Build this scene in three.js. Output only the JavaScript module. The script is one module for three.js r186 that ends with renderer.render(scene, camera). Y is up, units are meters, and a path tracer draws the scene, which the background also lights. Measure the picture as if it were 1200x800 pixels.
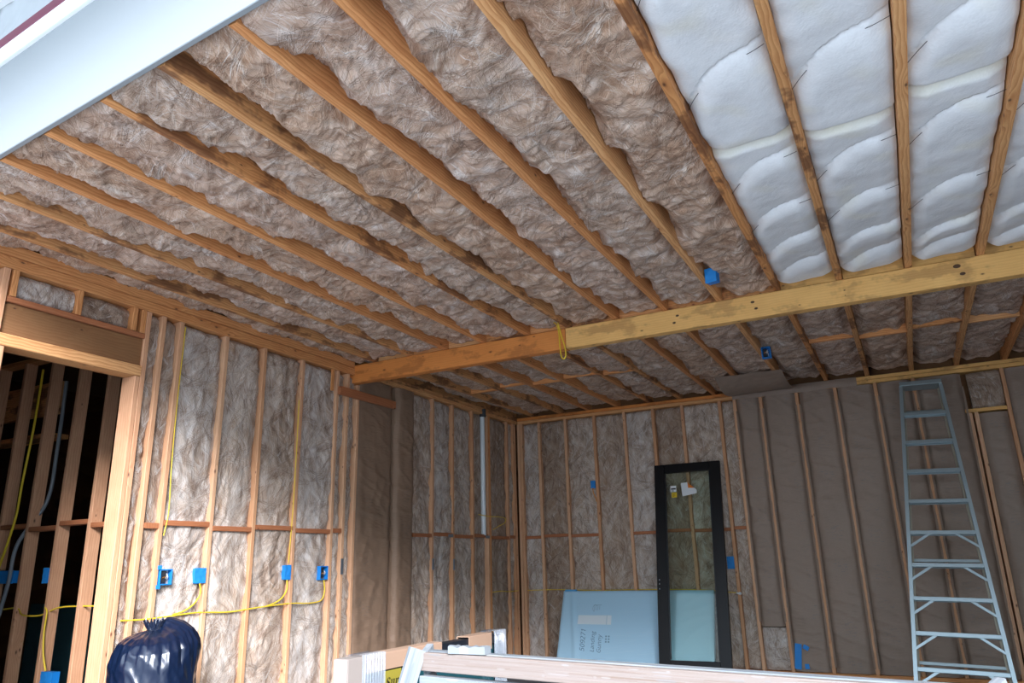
import * as THREE from 'three';
import { mergeGeometries, toCreasedNormals } from 'three/addons/utils/BufferGeometryUtils.js';
import { RoundedBoxGeometry } from 'three/addons/geometries/RoundedBoxGeometry.js';

// ---------------------------------------------------------------- camera, sky, exposure
const scene = new THREE.Scene();
const camera = new THREE.PerspectiveCamera(2 * Math.atan(400 / 870.13) * 180 / Math.PI, 1200 / 800, 0.05, 200);
camera.rotation.order = 'YXZ';
camera.position.set(0, 1.26, 0);
camera.rotation.set(0.28854, 0.476836, -0.026048);
const renderer = new THREE.WebGLRenderer({ antialias: true });
renderer.toneMapping = THREE.LinearToneMapping;
renderer.toneMappingExposure = 1.1;
renderer.shadowMap.enabled = true;
const SKY = 3.05;
// pale sun behind thin cloud: low, from behind the camera on the right, with a very wide soft edge
const sun = new THREE.DirectionalLight(0xf8f8ff, 9.2);
sun.position.set(0.8 * 16 - 2.5, 0.6 * 16 + 1, 16 - 4); sun.target.position.set(-2.5, 1, -4);
sun.castShadow = true; sun.shadow.radius = 42; sun.shadow.mapSize.set(2048, 2048);
Object.assign(sun.shadow.camera, { left: -9, right: 9, top: 7, bottom: -7, near: 1, far: 40 });
scene.add(sun, sun.target);

// ---------------------------------------------------------------- noise
function rng(seed) { let a = seed >>> 0; return () => { a = (a + 0x6D2B79F5) | 0; let t = Math.imul(a ^ (a >>> 15), 1 | a); t = (t + Math.imul(t ^ (t >>> 7), 61 | t)) ^ t; return ((t ^ (t >>> 14)) >>> 0) / 4294967296; }; }
const R0 = rng(7);
const PERM = new Uint8Array(512), GX = new Float32Array(256), GY = new Float32Array(256);
{ const p = [...Array(256).keys()]; for (let i = 255; i > 0; i--) { const j = Math.floor(R0() * (i + 1)); [p[i], p[j]] = [p[j], p[i]]; }
  for (let i = 0; i < 512; i++) PERM[i] = p[i & 255]; for (let i = 0; i < 256; i++) { const a = R0() * Math.PI * 2; GX[i] = Math.cos(a); GY[i] = Math.sin(a); } }
function noise(x, y, per = 256, pery = per) {            // gradient noise about -0.7..0.7, periodic
  const xi = Math.floor(x), yi = Math.floor(y), fx = x - xi, fy = y - yi;
  const u = fx * fx * fx * (fx * (fx * 6 - 15) + 10), v = fy * fy * fy * (fy * (fy * 6 - 15) + 10);
  const g = (ix, iy, dx, dy) => { const h = PERM[(PERM[((ix % per) + per) % per & 255] + (((iy % pery) + pery) % pery)) & 511]; return GX[h] * dx + GY[h] * dy; };
  const a = g(xi, yi, fx, fy), b = g(xi + 1, yi, fx - 1, fy), c = g(xi, yi + 1, fx, fy - 1), d = g(xi + 1, yi + 1, fx - 1, fy - 1);
  return a + u * (b - a) + v * (c - a + u * (a - b - c + d));
}
function fbm(x, y, oct = 4) { let s = 0, a = 1; for (let i = 0; i < oct; i++) { s += a * noise(x, y); x = x * 2.03 + 17.3; y = y * 2.03 + 9.1; a *= 0.5; } return s; }
const clamp = (x, a, b) => Math.max(a, Math.min(b, x));
const sstep = (a, b, x) => { const t = clamp((x - a) / (b - a), 0, 1); return t * t * (3 - 2 * t); };

// ---------------------------------------------------------------- overcast sky
{
  const W = 512, H = 256, d = new Float32Array(W * H * 4);
  for (let j = 0; j < H; j++) for (let i = 0; i < W; i++) {
    const el = (j + 0.5) / H * Math.PI - Math.PI / 2, az = i / W * 16, k = (j * W + i) * 4;
    let c = 0.95 + 0.5 * Math.sin(Math.max(el, 0));
    const cl = 0.5 * noise(az, el * 5, 16, 256) + 0.3 * noise(az * 2, el * 11, 32, 256) + 0.15 * noise(az * 4, el * 23, 64, 256);
    c *= 1 + 0.35 * cl;
    const t = cl * 0.06;
    d[k] = SKY * c * (0.83 + t); d[k + 1] = SKY * c * 0.99; d[k + 2] = SKY * c * (1.17 - t); d[k + 3] = 1;
    if (el < 0) { d[k] = 0.9; d[k + 1] = 1.0; d[k + 2] = 1.1; }
  }
  const t = new THREE.DataTexture(d, W, H, THREE.RGBAFormat, THREE.FloatType);
  t.mapping = THREE.EquirectangularReflectionMapping; t.magFilter = THREE.LinearFilter; t.minFilter = THREE.LinearFilter; t.needsUpdate = true;
  scene.background = t; scene.environment = t;
}

// ---------------------------------------------------------------- naming helpers
const used = {};
function numbered(n) { const k = used[n] = (used[n] ?? -1) + 1; return k ? n + '_' + String(k).padStart(3, '0') : n; }
function obj(name, geo, mat, parent) {
  const g = Array.isArray(geo) ? (geo.length > 1 ? mergeGeometries(geo.map(x => { const q = x.index ? x.toNonIndexed() : x.clone(); for (const a of Object.keys(q.attributes)) if (!['position', 'normal', 'uv'].includes(a)) q.deleteAttribute(a); return q; })) : geo[0]) : geo;
  const m = new THREE.Mesh(g, mat); m.name = parent && parent !== scene ? name : numbered(name); (parent ?? scene).add(m); return m;
}
function tag(o, label, category, group) { o.userData.label = label; o.userData.category = category; if (group) o.userData.group = group; return o; }
function thing(name, label, category, pos = [0, 0, 0], group) { const o = new THREE.Group(); o.name = numbered(name); o.position.set(...pos); scene.add(o); return tag(o, label, category, group); }
function structure(name) { const o = new THREE.Group(); o.name = name; o.userData.kind = 'structure'; scene.add(o); return o; }

// ---------------------------------------------------------------- textures
function canvas(w, h) { const c = document.createElement('canvas'); c.width = w; c.height = h; return [c, c.getContext('2d')]; }
function ctex(c, srgb = true, rx = 1, ry = 1) { const t = new THREE.CanvasTexture(c); if (srgb) t.colorSpace = THREE.SRGBColorSpace; t.wrapS = t.wrapT = THREE.RepeatWrapping; t.repeat.set(rx, ry); t.anisotropy = 8; return t; }
function dtex(f, w, h, srgb) {
  const d = new Uint8Array(w * h * 4); for (let j = 0; j < h; j++) for (let i = 0; i < w; i++) { const c = f(i / w, j / h), k = (j * w + i) * 4; d[k] = clamp(c[0], 0, 255); d[k + 1] = clamp(c[1], 0, 255); d[k + 2] = clamp(c[2], 0, 255); d[k + 3] = 255; }
  const t = new THREE.DataTexture(d, w, h); if (srgb) t.colorSpace = THREE.SRGBColorSpace; t.wrapS = t.wrapT = THREE.RepeatWrapping; t.magFilter = THREE.LinearFilter; t.minFilter = THREE.LinearMipmapLinearFilter; t.generateMipmaps = true; t.needsUpdate = true; return t;
}
// wood: 2.4 m along u, 0.3 m along v
function woodTex(seed, light, dark, opt = {}) {
  const r = rng(seed), knots = []; for (let i = 0; i < (opt.knots ?? 7); i++) knots.push([r() * 12, r() * 3, 0.10 + r() * 0.12]);
  const off = r() * 50;
  return dtex((u, v) => {
    const U = u * 12, V = v * 3;
    let warp = 0.55 * noise(U * 0.5 + off % 6, V * 1 , 6, 3) + 0.25 * noise(U * 2, V * 3, 24, 9), kd = 0;
    for (const [kx, ky, kr] of knots) {
      let dx = U - kx, dy = V - ky; dx -= 12 * Math.round(dx / 12); dy -= 3 * Math.round(dy / 3);
      const d2 = (dx * dx * 0.35 + dy * dy * 2) / (kr * kr);
      warp += 0.9 * Math.exp(-d2 * 0.5) ; kd = Math.max(kd, Math.exp(-(dx * dx + dy * dy) / (kr * kr * 0.10)));
    }
    const ph = (V * 5 + warp * (opt.wave ?? 2.0)); let s = ph - Math.floor(ph); s = Math.pow(s, 1.6) * (1 - sstep(0.9, 1, s));
    const fib = noise(U * 6, V * 60, 72, 180) * 0.5 + noise(U * 14, V * 24, 168, 72) * 0.3;
    const blot = noise(U * 1 + 3, V * 1, 12, 3) * 0.5 + noise(U * 3, V * 2 , 36, 6) * 0.3;
    let t = clamp(0.12 + s * (opt.contrast ?? 0.55) + fib * 0.25 + blot * 0.3, 0, 1), st = 0;
    if (opt.stain) st = opt.stain * sstep(0.02, 0.4, noise(U * 0.5, V * 1 + 1, 6, 3) + 0.5 * noise(U * 2, V * 2, 24, 6) + 0.2 * noise(U * 8, V * 4, 96, 12));
    const c = [0, 1, 2].map(i => (light[i] + (dark[i] - light[i]) * t) * (1 - st * [0.45, 0.5, 0.5][i]));
    return c.map((x, i) => x + ([70, 42, 26][i] - x) * kd * 0.85);
  }, 1024, 384, true);
}
const woodBump = dtex((u, v) => { const U = u * 12, V = v * 3; const n = 128 + 130 * (0.5 * noise(U * 4, V * 40, 48, 120) + 0.35 * noise(U * 12, V * 80, 144, 240) + 0.3 * noise(U * 30, V * 24, 256, 72)); return [n, n, n]; }, 1024, 384, false);
function woodMat(map, tint, rough = 0.72) { return new THREE.MeshStandardMaterial({ map, color: tint, roughness: rough, bumpMap: woodBump, bumpScale: 0.0012 }); }
const wt1 = woodTex(11, [238, 186, 128], [176, 106, 56]), wt2 = woodTex(23, [232, 196, 160], [186, 134, 96], { contrast: 0.4, knots: 9 }),
  wt3 = woodTex(37, [226, 172, 114], [164, 98, 52], { stain: 0.75, knots: 6 }), wtBeam = woodTex(51, [244, 194, 118], [204, 148, 78], { contrast: 0.3, knots: 5, stain: 0.3, wave: 1.2 });
const WOOD = [woodMat(wt1, 0xffffff), woodMat(wt1, 0xfff0e2), woodMat(wt1, 0xf3e2d4), woodMat(wt3, 0xfff4e8)], STUD = [woodMat(wt2, 0xfaf0ea), woodMat(wt2, 0xf2e2d8), woodMat(wt2, 0xeedaca), woodMat(wt2, 0xfaeee8)];
const WOODS = woodMat(wt3, 0xffffff), WOODBLK = woodMat(wt2, 0xc79a80), WOODBEAM = woodMat(wtBeam, 0xffffff), WOODBEAM2 = woodMat(wtBeam, 0xecc0a2), WOODHDR = woodMat(wt2, 0x9f8a70), WOODKD = woodMat(wt2, 0xf4e0d6);
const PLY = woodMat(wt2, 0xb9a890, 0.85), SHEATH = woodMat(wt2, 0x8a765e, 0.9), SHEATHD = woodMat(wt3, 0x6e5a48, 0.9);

// fibreglass: 1 m square of combed, swirled strands
function fibreTex(seed, pal0, opt) {
  const lift = c => c.split(',').map(v => Math.round(clamp(128 + (+v - 128) * 1.22 + 22, 30, 252))).join(','), pal = { base: lift(pal0.base), clump: pal0.clump.map(lift), strand: pal0.strand.map(lift), white: lift(pal0.white) };
  const S = 1024, r = rng(seed), [c, g] = canvas(S, S), [b, h] = canvas(S, S);
  g.fillStyle = `rgb(${pal.base})`; g.fillRect(0, 0, S, S); h.fillStyle = 'rgb(110,110,110)'; h.fillRect(0, 0, S, S);
  const P = 4;
  const ang = (x, y) => opt.dir + opt.swirl * 3.1 * (noise(x / S * P, y / S * P, P) + 0.6 * noise(x / S * P * 3 + 0.5, y / S * P * 3, P * 3));
  const wrap = (x, y, rad, f) => { for (const ox of [-S, 0, S]) for (const oy of [-S, 0, S]) { const X = x + ox, Y = y + oy; if (X > -rad && X < S + rad && Y > -rad && Y < S + rad) f(ox, oy); } };
  for (let i = 0; i < 520; i++) {                       // clumps of differing tone
    const x = r() * S, y = r() * S, a = 18 + r() * 75, col = pal.clump[Math.floor(r() * pal.clump.length)], th = ang(x, y);
    wrap(x, y, a, (ox, oy) => { g.save(); g.translate(x + ox, y + oy); g.rotate(th); g.scale(1, 0.35 + 0.3 * ((i * 37 % 10) / 10)); const gr = g.createRadialGradient(0, 0, 0, 0, 0, a); gr.addColorStop(0, `rgba(${col},0.62)`); gr.addColorStop(1, `rgba(${col},0)`); g.fillStyle = gr; g.fillRect(-a, -a, 2 * a, 2 * a); g.restore(); });
  }
  for (let i = 0; i < opt.n; i++) {                     // tufts: bundles of strands that run together
    const x = r() * S, y = r() * S, len = opt.len * (0.35 + r() * 1.3), bw = 6 + r() * r() * opt.bundle, q = r(), m = 8 + Math.floor(r() * 16);
    const tone = q < opt.white ? pal.white : pal.strand[Math.floor(r() * pal.strand.length)], th0 = ang(x, y) + (r() - 0.5) * opt.scatter + (r() < 0.5 ? Math.PI : 0), curl = (r() - 0.5) * 0.55, gv0 = 40 + r() * 200;
    for (let s = 0; s < m; s++) {
      const col = r() < 0.75 ? tone : pal.strand[Math.floor(r() * pal.strand.length)], al = 0.10 + r() * 0.30, w = 0.7 + r() * r() * 3.4, gv = Math.floor(clamp(gv0 + (r() - 0.5) * 110, 0, 255)), o = (r() - 0.5) * bw, st = (r() - 0.5) * len * 0.5;
      let th = th0 + (r() - 0.5) * 0.3, px = x - Math.sin(th0) * o + Math.cos(th0) * st, py = y + Math.cos(th0) * o + Math.sin(th0) * st; const pts = [[px, py]];
      for (let k = 0; k < 6; k++) { th += curl / 3 + (r() - 0.5) * 0.22; px += Math.cos(th) * len / 6; py += Math.sin(th) * len / 6; pts.push([px, py]); }
      wrap(x, y, len * 1.6 + bw, (ox, oy) => { for (const [ctx, stl] of [[g, `rgba(${col},${al})`], [h, `rgba(${gv},${gv},${gv},0.42)`]]) { ctx.strokeStyle = stl; ctx.lineWidth = w; ctx.beginPath(); pts.forEach(([X, Y], k) => k ? ctx.lineTo(X + ox, Y + oy) : ctx.moveTo(X + ox, Y + oy)); ctx.stroke(); } });
    }
  }
  const t1 = ctex(c), t2 = ctex(b, false); for (const t of [t1, t2]) t.repeat.set(0.8, 0.8); return [t1, t2];
}
const palC = { base: '170,148,131', clump: ['118,90,70', '200,180,164', '232,224,218', '166,134,108', '98,74,58', '190,168,152', '214,200,190', '142,112,90'], strand: ['118,90,72', '146,118,98', '192,172,156', '214,200,188', '172,146,124', '98,76,62', '184,166,152'], white: '236,234,232' };
const palW = { base: '182,170,158', clump: ['124,102,86', '214,207,200', '240,239,238', '158,132,110', '100,80,66', '202,192,184', '230,226,222', '168,150,134'], strand: ['120,102,88', '160,144,130', '204,196,188', '224,220,216', '176,158,142', '100,84,74'], white: '244,245,246' };
const [fcC, fbC] = fibreTex(101, palC, { dir: 0.3, swirl: 1.7, n: 1000, len: 130, white: 0.13, scatter: 1.3, bundle: 70 });
const [fcW, fbW] = fibreTex(202, palW, { dir: 1.57, swirl: 0.8, n: 1000, len: 170, white: 0.24, scatter: 0.9, bundle: 60 });
function fibreMat(map, bump, col, sc = 0.007) { return new THREE.MeshStandardMaterial({ map, bumpMap: bump, bumpScale: sc, roughness: 1, color: col }); }
const BATTC = [fibreMat(fcC, fbC, 0xf4f1f0), fibreMat(fcC, fbC, 0xf2ebe4), fibreMat(fcC, fbC, 0xf0efee)];
const BATTW = [fibreMat(fcW, fbW, 0xe9e4de), fibreMat(fcW, fbW, 0xdcd3ca), fibreMat(fcW, fbW, 0xe6e4e2), fibreMat(fcW, fbW, 0xc9bcb0)];
const STRANDC = new THREE.MeshStandardMaterial({ color: 0xc8b5a4, roughness: 1 }), STRANDW = new THREE.MeshStandardMaterial({ color: 0xd0c7be, roughness: 1 });
// white fibreglass
const whiteMap = dtex((u, v) => { const n = noise(u * 6, v * 6, 6) + 0.5 * noise(u * 18, v * 18, 18) + 0.5 * noise(u * 90, v * 90, 90), y = sstep(0.1, 0.7, noise(u * 5 + 2.5, v * 5, 5)) ; return [238 + n * 8, 240 + n * 8 - y * 3, 240 + n * 8 - y * 14]; }, 512, 512, true);
const whiteBump = dtex((u, v) => { const n = 128 + 60 * noise(u * 24, v * 24, 24) + 60 * noise(u * 90, v * 90, 90) + 30 * noise(u * 200, v * 200, 200); return [n, n, n]; }, 512, 512, false);
const WHITE = new THREE.MeshStandardMaterial({ map: whiteMap, bumpMap: whiteBump, bumpScale: 0.0025, roughness: 1, vertexColors: true });
// kraft paper facing with faint smudged ink
function kraftTex(seed, base, ink) {
  const S = 1024, r = rng(seed), [c, g] = canvas(S, S); g.fillStyle = `rgb(${base})`; g.fillRect(0, 0, S, S);
  for (let i = 0; i < 5000; i++) { const a = r() * 0.10, x = r() * S, y = r() * S; g.fillStyle = r() < 0.5 ? `rgba(60,45,34,${a})` : `rgba(226,208,188,${a})`; g.fillRect(x, y, 2 + r() * 26, 1 + r() * 2); }
  for (let k = 0; k < 3; k++) for (let i = 0; i < 90; i++) { const x = 120 + k * 330 + r() * 150, y = 100 + r() * 820; if (Math.sin(y / 60 + k) > 0.1) { g.fillStyle = `rgba(${ink},${0.10 + r() * 0.14})`; g.fillRect(x, y, 6 + r() * 40, 3 + r() * 5); } }
  return ctex(c);
}
const kraftBump = dtex((u, v) => { const n = 128 + 70 * noise(u * 5, v * 5, 5) + 50 * noise(u * 14, v * 14, 14) + 30 * (Math.abs(noise(u * 9, v * 30, 9, 30)) - 0.3); return [n, n, n]; }, 512, 512, false);
function kraftMat(map, col) { return new THREE.MeshStandardMaterial({ map, color: col, roughness: 0.62, bumpMap: kraftBump, bumpScale: 0.02 }); }
const kt = kraftTex(5, '150,131,116', '84,104,124');
const KRAFT = kraftMat(kt, 0xffffff), KRAFTB = kraftMat(kt, 0xf0e2d2), FLANGE = kraftMat(kt, 0xf2eae2);

const std = (color, roughness = 0.6, metalness = 0, extra = {}) => new THREE.MeshStandardMaterial({ color, roughness, metalness, ...extra });
const BLUE = std(0x1a7fd0, 0.45), BLUETAPE = std(0x2389d8, 0.6), YELLOW = std(0xe9c832, 0.45), ORANGEW = std(0xd98a22, 0.5), GALV = std(0x8d98a2, 0.38, 0.7), DARKBOX = std(0x22252c, 0.7), COPPER = std(0xc9803c, 0.35, 0.8),
  PVC = std(0xe4edf0, 0.35), RUBBER = std(0x3b4046, 0.7), WIRE = std(0x2f3136, 0.5, 0.6), CONDUIT = std(0x7f858a, 0.5), WHITEPL = std(0xdfe3e4, 0.5);

// ---------------------------------------------------------------- lumber: eased-edge board, grain along its longest side, uv in wood-tile units
let boardSeed = 1;
function lumber(x0, x1, y0, y1, z0, z1, { seg = 1, bow = 0, ch = 0.0035 } = {}) {
  const r = rng(boardSeed++ * 7919), lo = [Math.min(x0, x1), Math.min(y0, y1), Math.min(z0, z1)], hi = [Math.max(x0, x1), Math.max(y0, y1), Math.max(z0, z1)];
  const s = hi.map((h, i) => h - lo[i]); const A = s.indexOf(Math.max(...s)), B = (A + 1) % 3, C = (A + 2) % 3;
  const b = s[B] / 2, c = s[C] / 2, e = Math.min(ch, b * 0.4, c * 0.4);
  const ring = [[-b + e, -c], [b - e, -c], [b, -c + e], [b, c - e], [b - e, c], [-b + e, c], [-b, c - e], [-b, -c + e]];
  const per = [0]; for (let i = 0; i < 8; i++) { const p = ring[i], q = ring[(i + 1) % 8]; per.push(per[i] + Math.hypot(p[0] - q[0], p[1] - q[1])); }
  const pos = [], uv = [], u0 = r() * 3, v0 = r() * 3, ph = r() * 9;
  const pt = (t, k) => { const o = [0, 0, 0]; const bb = bow ? bow * (noise(ph + t * 2.2, 3.3) * 1.4) : 0, bc = bow ? bow * 0.6 * noise(ph + t * 2.2, 7.7) : 0; o[A] = lo[A] + t * s[A]; o[B] = (lo[B] + hi[B]) / 2 + ring[k][0] + bb; o[C] = (lo[C] + hi[C]) / 2 + ring[k][1] + bc; return o; };
  const tri = (a, b2, c2, ua, ub, uc) => { pos.push(...a, ...b2, ...c2); uv.push(...ua, ...ub, ...uc); };
  for (let j = 0; j < seg; j++) for (let k = 0; k < 8; k++) {
    const t0 = j / seg, t1 = (j + 1) / seg, k1 = (k + 1) % 8, P = pt(t0, k), Q = pt(t0, k1), R = pt(t1, k1), T = pt(t1, k);
    const uu = t => (t * s[A]) / 2.4 + u0, va = per[k] / 0.3 + v0, vb = per[k + 1] / 0.3 + v0;
    tri(P, Q, R, [uu(t0), va], [uu(t0), vb], [uu(t1), vb]); tri(P, R, T, [uu(t0), va], [uu(t1), vb], [uu(t1), va]);
  }
  for (const t of [0, 1]) for (let k = 1; k < 7; k++) { const a = pt(t, 0), p = pt(t, k), q = pt(t, k + 1), U = i => [ring[i][0] / 1.2 + u0, ring[i][1] / 0.3 + v0]; if (t) tri(a, p, q, U(0), U(k), U(k + 1)); else tri(a, q, p, U(0), U(k + 1), U(k)); }
  const g = new THREE.BufferGeometry(); g.setAttribute('position', new THREE.Float32BufferAttribute(pos, 3)); g.setAttribute('uv', new THREE.Float32BufferAttribute(uv, 2)); g.computeVertexNormals(); return g;
}
const wr = rng(99); const anyWood = () => WOOD[Math.floor(wr() * WOOD.length)], anyStud = () => STUD[Math.floor(wr() * STUD.length)];
function beamAlong(p0, p1, w, h, opt) {                  // board whose length runs from p0 to p1
  const a = new THREE.Vector3(...p0), b = new THREE.Vector3(...p1), L = a.distanceTo(b), g = lumber(-L / 2, L / 2, -h / 2, h / 2, -w / 2, w / 2, opt);
  const d = b.clone().sub(a).normalize(), up = Math.abs(d.y) > 0.95 ? new THREE.Vector3(0, 0, 1) : new THREE.Vector3(0, 1, 0), z = new THREE.Vector3().crossVectors(d, up).normalize(), y = new THREE.Vector3().crossVectors(z, d);
  return g.applyMatrix4(new THREE.Matrix4().makeBasis(d, y, z).setPosition(a.add(b).multiplyScalar(0.5)));
}
function tube(pts, rad, seg = 24, rs = 6) { return new THREE.TubeGeometry(new THREE.CatmullRomCurve3(pts.map(p => new THREE.Vector3(...p))), seg, rad, rs, false); }

// ---------------------------------------------------------------- batts: solid slab with a displaced face
function sheet({ o, U, V, N, w, l, cell, depth, fn, uvRot = false, col }) {
  const nu = Math.max(3, Math.round(w / cell)), nv = Math.max(3, Math.round(l / cell)), pos = [], uv = [], idx = [], cl = [], r = rng(Math.floor((o[0] * 131 + o[1] * 17 + o[2] * 71) * 100) + 9999), ou = r() * 3, ov = r() * 3;
  const put = (u, v, h) => { for (let i = 0; i < 3; i++) pos.push(o[i] + U[i] * u + V[i] * v + N[i] * h); uv.push((uvRot ? v : u) + ou, (uvRot ? u : v) + ov); if (col) cl.push(...col(u, v)); };
  const H = new Float32Array((nu + 1) * (nv + 1));
  for (let j = 0; j <= nv; j++) for (let i = 0; i <= nu; i++) { const h = fn(i / nu * w, j / nv * l); H[j * (nu + 1) + i] = h; put(i / nu * w, j / nv * l, h); }
  const id = (i, j) => j * (nu + 1) + i;
  for (let j = 0; j < nv; j++) for (let i = 0; i < nu; i++) { const a = id(i, j), b = id(i + 1, j), c = id(i + 1, j + 1), d = id(i, j + 1); idx.push(a, b, c, a, c, d); }
  // sides and back
  const edge = (list) => { const b0 = pos.length / 3; for (const [i, j] of list) { put(i / nu * w, j / nv * l, H[id(i, j)]); put(i / nu * w, j / nv * l, -depth); } for (let k = 0; k < list.length - 1; k++) { const a = b0 + 2 * k; idx.push(a, a + 1, a + 3, a, a + 3, a + 2); } };
  const rg = n => [...Array(n + 1).keys()];
  edge(rg(nu).map(i => [i, 0])); edge(rg(nv).map(j => [nu, j])); edge(rg(nu).map(i => [nu - i, nv])); edge(rg(nv).map(j => [0, nv - j]));
  const b0 = pos.length / 3; put(0, 0, -depth); put(w, 0, -depth); put(w, l, -depth); put(0, l, -depth); idx.push(b0, b0 + 2, b0 + 1, b0, b0 + 3, b0 + 2);
  const g = new THREE.BufferGeometry(); g.setAttribute('position', new THREE.Float32BufferAttribute(pos, 3)); g.setAttribute('uv', new THREE.Float32BufferAttribute(uv, 2)); if (col) g.setAttribute('color', new THREE.Float32BufferAttribute(cl, 3)); g.setIndex(idx); g.computeVertexNormals(); return g;
}
// loose strands curling off a batt's face
function strands({ o, U, V, N, w, l, fn }, count, seed, long = 1, spread = Math.PI, dir = 0) {
  const r = rng(seed), pos = [], nor = [];
  const P = (u, v, h) => new THREE.Vector3(...[0, 1, 2].map(i => o[i] + U[i] * u + V[i] * v + N[i] * h));
  let bu = 0, bv = 0, bth = 0, bcurl = 0, bl = 0;
  for (let s = 0; s < count * 3; s++) {
    if (s % 6 === 0) { bu = 0.04 + r() * (w - 0.08); bv = 0.04 + r() * (l - 0.08); bth = dir + (r() - 0.5) * 2 * spread; bcurl = (r() - 0.5) * 0.4; bl = (0.05 + r() * r() * 0.14) * long; }
    let u = clamp(bu + (r() - 0.5) * 0.02, 0.01, w - 0.01), v = clamp(bv + (r() - 0.5) * 0.02, 0.01, l - 0.01), th = bth + (r() - 0.5) * 0.35; const len = bl * (0.7 + r() * 0.5), curl = bcurl + (r() - 0.5) * 0.15, wd = 0.0005 + r() * 0.0009, lift = 0.003 + r() * r() * 0.02, pts = [];
    for (let k = 0; k <= 7; k++) { pts.push(P(u, v, Math.min(fn(u, v) + 0.002 + lift * Math.sin(Math.PI * Math.min(1, k / 7 * 1.2)), 0.03))); u = clamp(u + Math.cos(th) * len / 7, 0.006, w - 0.006); v = clamp(v + Math.sin(th) * len / 7, 0.006, l - 0.006); th += curl + (r() - 0.5) * 0.2; }
    const nrm = new THREE.Vector3(...N);
    for (let k = 0; k < 7; k++) { const a = pts[k], b = pts[k + 1], d = b.clone().sub(a), sd = new THREE.Vector3().crossVectors(d, nrm).normalize(); const wa = wd * (1 - k / 8), wb = wd * (1 - (k + 1) / 8);
      const A = a.clone().addScaledVector(sd, wa), B = a.clone().addScaledVector(sd, -wa), C = b.clone().addScaledVector(sd, -wb), D = b.clone().addScaledVector(sd, wb);
      for (const q of [A, C, B, A, D, C]) { pos.push(q.x, q.y, q.z); nor.push(...N); } }
  }
  const g = new THREE.BufferGeometry(); g.setAttribute('position', new THREE.Float32BufferAttribute(pos, 3)); g.setAttribute('normal', new THREE.Float32BufferAttribute(nor, 3)); g.setAttribute('uv', new THREE.Float32BufferAttribute(new Float32Array(pos.length / 3 * 2), 2)); return g;
}
const ORD = ['first', 'second', 'third', 'fourth', 'fifth', 'sixth', 'seventh', 'eighth', 'ninth', 'tenth', 'eleventh', 'twelfth', 'thirteenth', 'fourteenth', 'fifteenth'];

function fluffy(seed, { gap = 0.02, lump = 0.035, tuft = 0.012, edge = 0.07, leftEdge = 0.07, rightEdge = 0.05, w, l, fu = 1, fv = 1, top = -0.004 }) {
  const s = seed * 13.7;
  return (u, v) => {
    const a = u * fu, b = v * fv;
    const wx = 0.07 * noise(a * 4 + s, b * 4), wy = 0.07 * noise(a * 4, b * 4 + s), A = a + wx, B = b + wy;
    let h = -gap + lump * (noise(A * 4.5 + s, B * 3.6) + 0.55 * noise(A * 9 + s, B * 8) + 0.22 * noise(A * 19, B * 17 + s));
    const ag = 1.2 * noise(a * 2 + s, b * 2), ca = Math.cos(ag), sa = Math.sin(ag), p = A * ca + B * sa, q = B * ca - A * sa;
    h += tuft * (0.9 * noise(p * 9 + s, q * 26) + 0.5 * noise(p * 17, q * 52 + s) - 0.7 * sstep(0.25, 0.0, Math.abs(noise(p * 3 + s, q * 6))) * sstep(0.1, 0.4, noise(a * 5 + 3, b * 5 + s)));
    const eL = leftEdge * clamp(0.45 + 1.3 * noise(v * 2.3 + s, 1.5) + 0.7 * noise(v * 7 + s, 4.5) + 0.2 * noise(v * 24, s), 0, 1.6), eR = rightEdge * clamp(0.4 + 1.3 * noise(v * 2.5 + s, 9.5) + 0.6 * noise(v * 8 + s, 6.5), 0, 1.6);
    const fl = 1 - sstep(0, edge, u), fr = 1 - sstep(0, edge, w - u), fe = 1 - sstep(0, 0.03, Math.min(v, l - v));
    h -= eL * fl + eR * fr + 0.03 * fe;
    return Math.min(h, top + 0.006 * noise(a * 30, b * 30 + s));
  };
}

// ================================================================= THE SETTING
const XL = -4.70, ZF = -9.17, ZO = -1.58;               // left wall face, far wall face, front of the roof
// ground outside and floor
{
  const gt = dtex((u, v) => { const n = noise(u * 8, v * 8, 8) * 20 + noise(u * 40, v * 40, 40) * 16 + noise(u * 120, v * 120, 120) * 16; return [158 + n, 161 + n, 165 + n]; }, 512, 512, true); gt.repeat.set(0.4, 0.4);
  const g = new THREE.BoxGeometry(80, 0.3, 60); const m = obj('ground', g, new THREE.MeshStandardMaterial({ map: gt, roughness: 0.95 })); m.position.set(0, -0.2 - 0.15, 28.3); m.userData.kind = 'structure';
  const a = g.attributes.uv, p = g.attributes.position; for (let i = 0; i < a.count; i++) a.setXY(i, p.getX(i), p.getZ(i));
  const fl = structure('floor');
  obj('slab', new THREE.BoxGeometry(13.6, 0.3, 8.3), new THREE.MeshStandardMaterial({ map: gt, color: 0x9a9a9c, roughness: 0.9 }), fl).position.set(-2.5, -0.15, -5.65);
}
{ // unseen hedges behind the camera, placed to darken low sky and door reflection
  const g = sheet({ o: [-40, -0.2, 27], U: [1, 0, 0], V: [0, 1, 0], N: [0, 0, -1], w: 80, l: 3.4, cell: 0.35, depth: 2, fn: (u, v) => 1.2 * fbm(u * 0.4, v * 0.6, 4) - 1.2 * sstep(2.2, 3.4, v) });
  const h = obj('unseen_hedge', g, std(0x3c4a30, 0.95)); h.userData.kind = 'structure'; }
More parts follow.
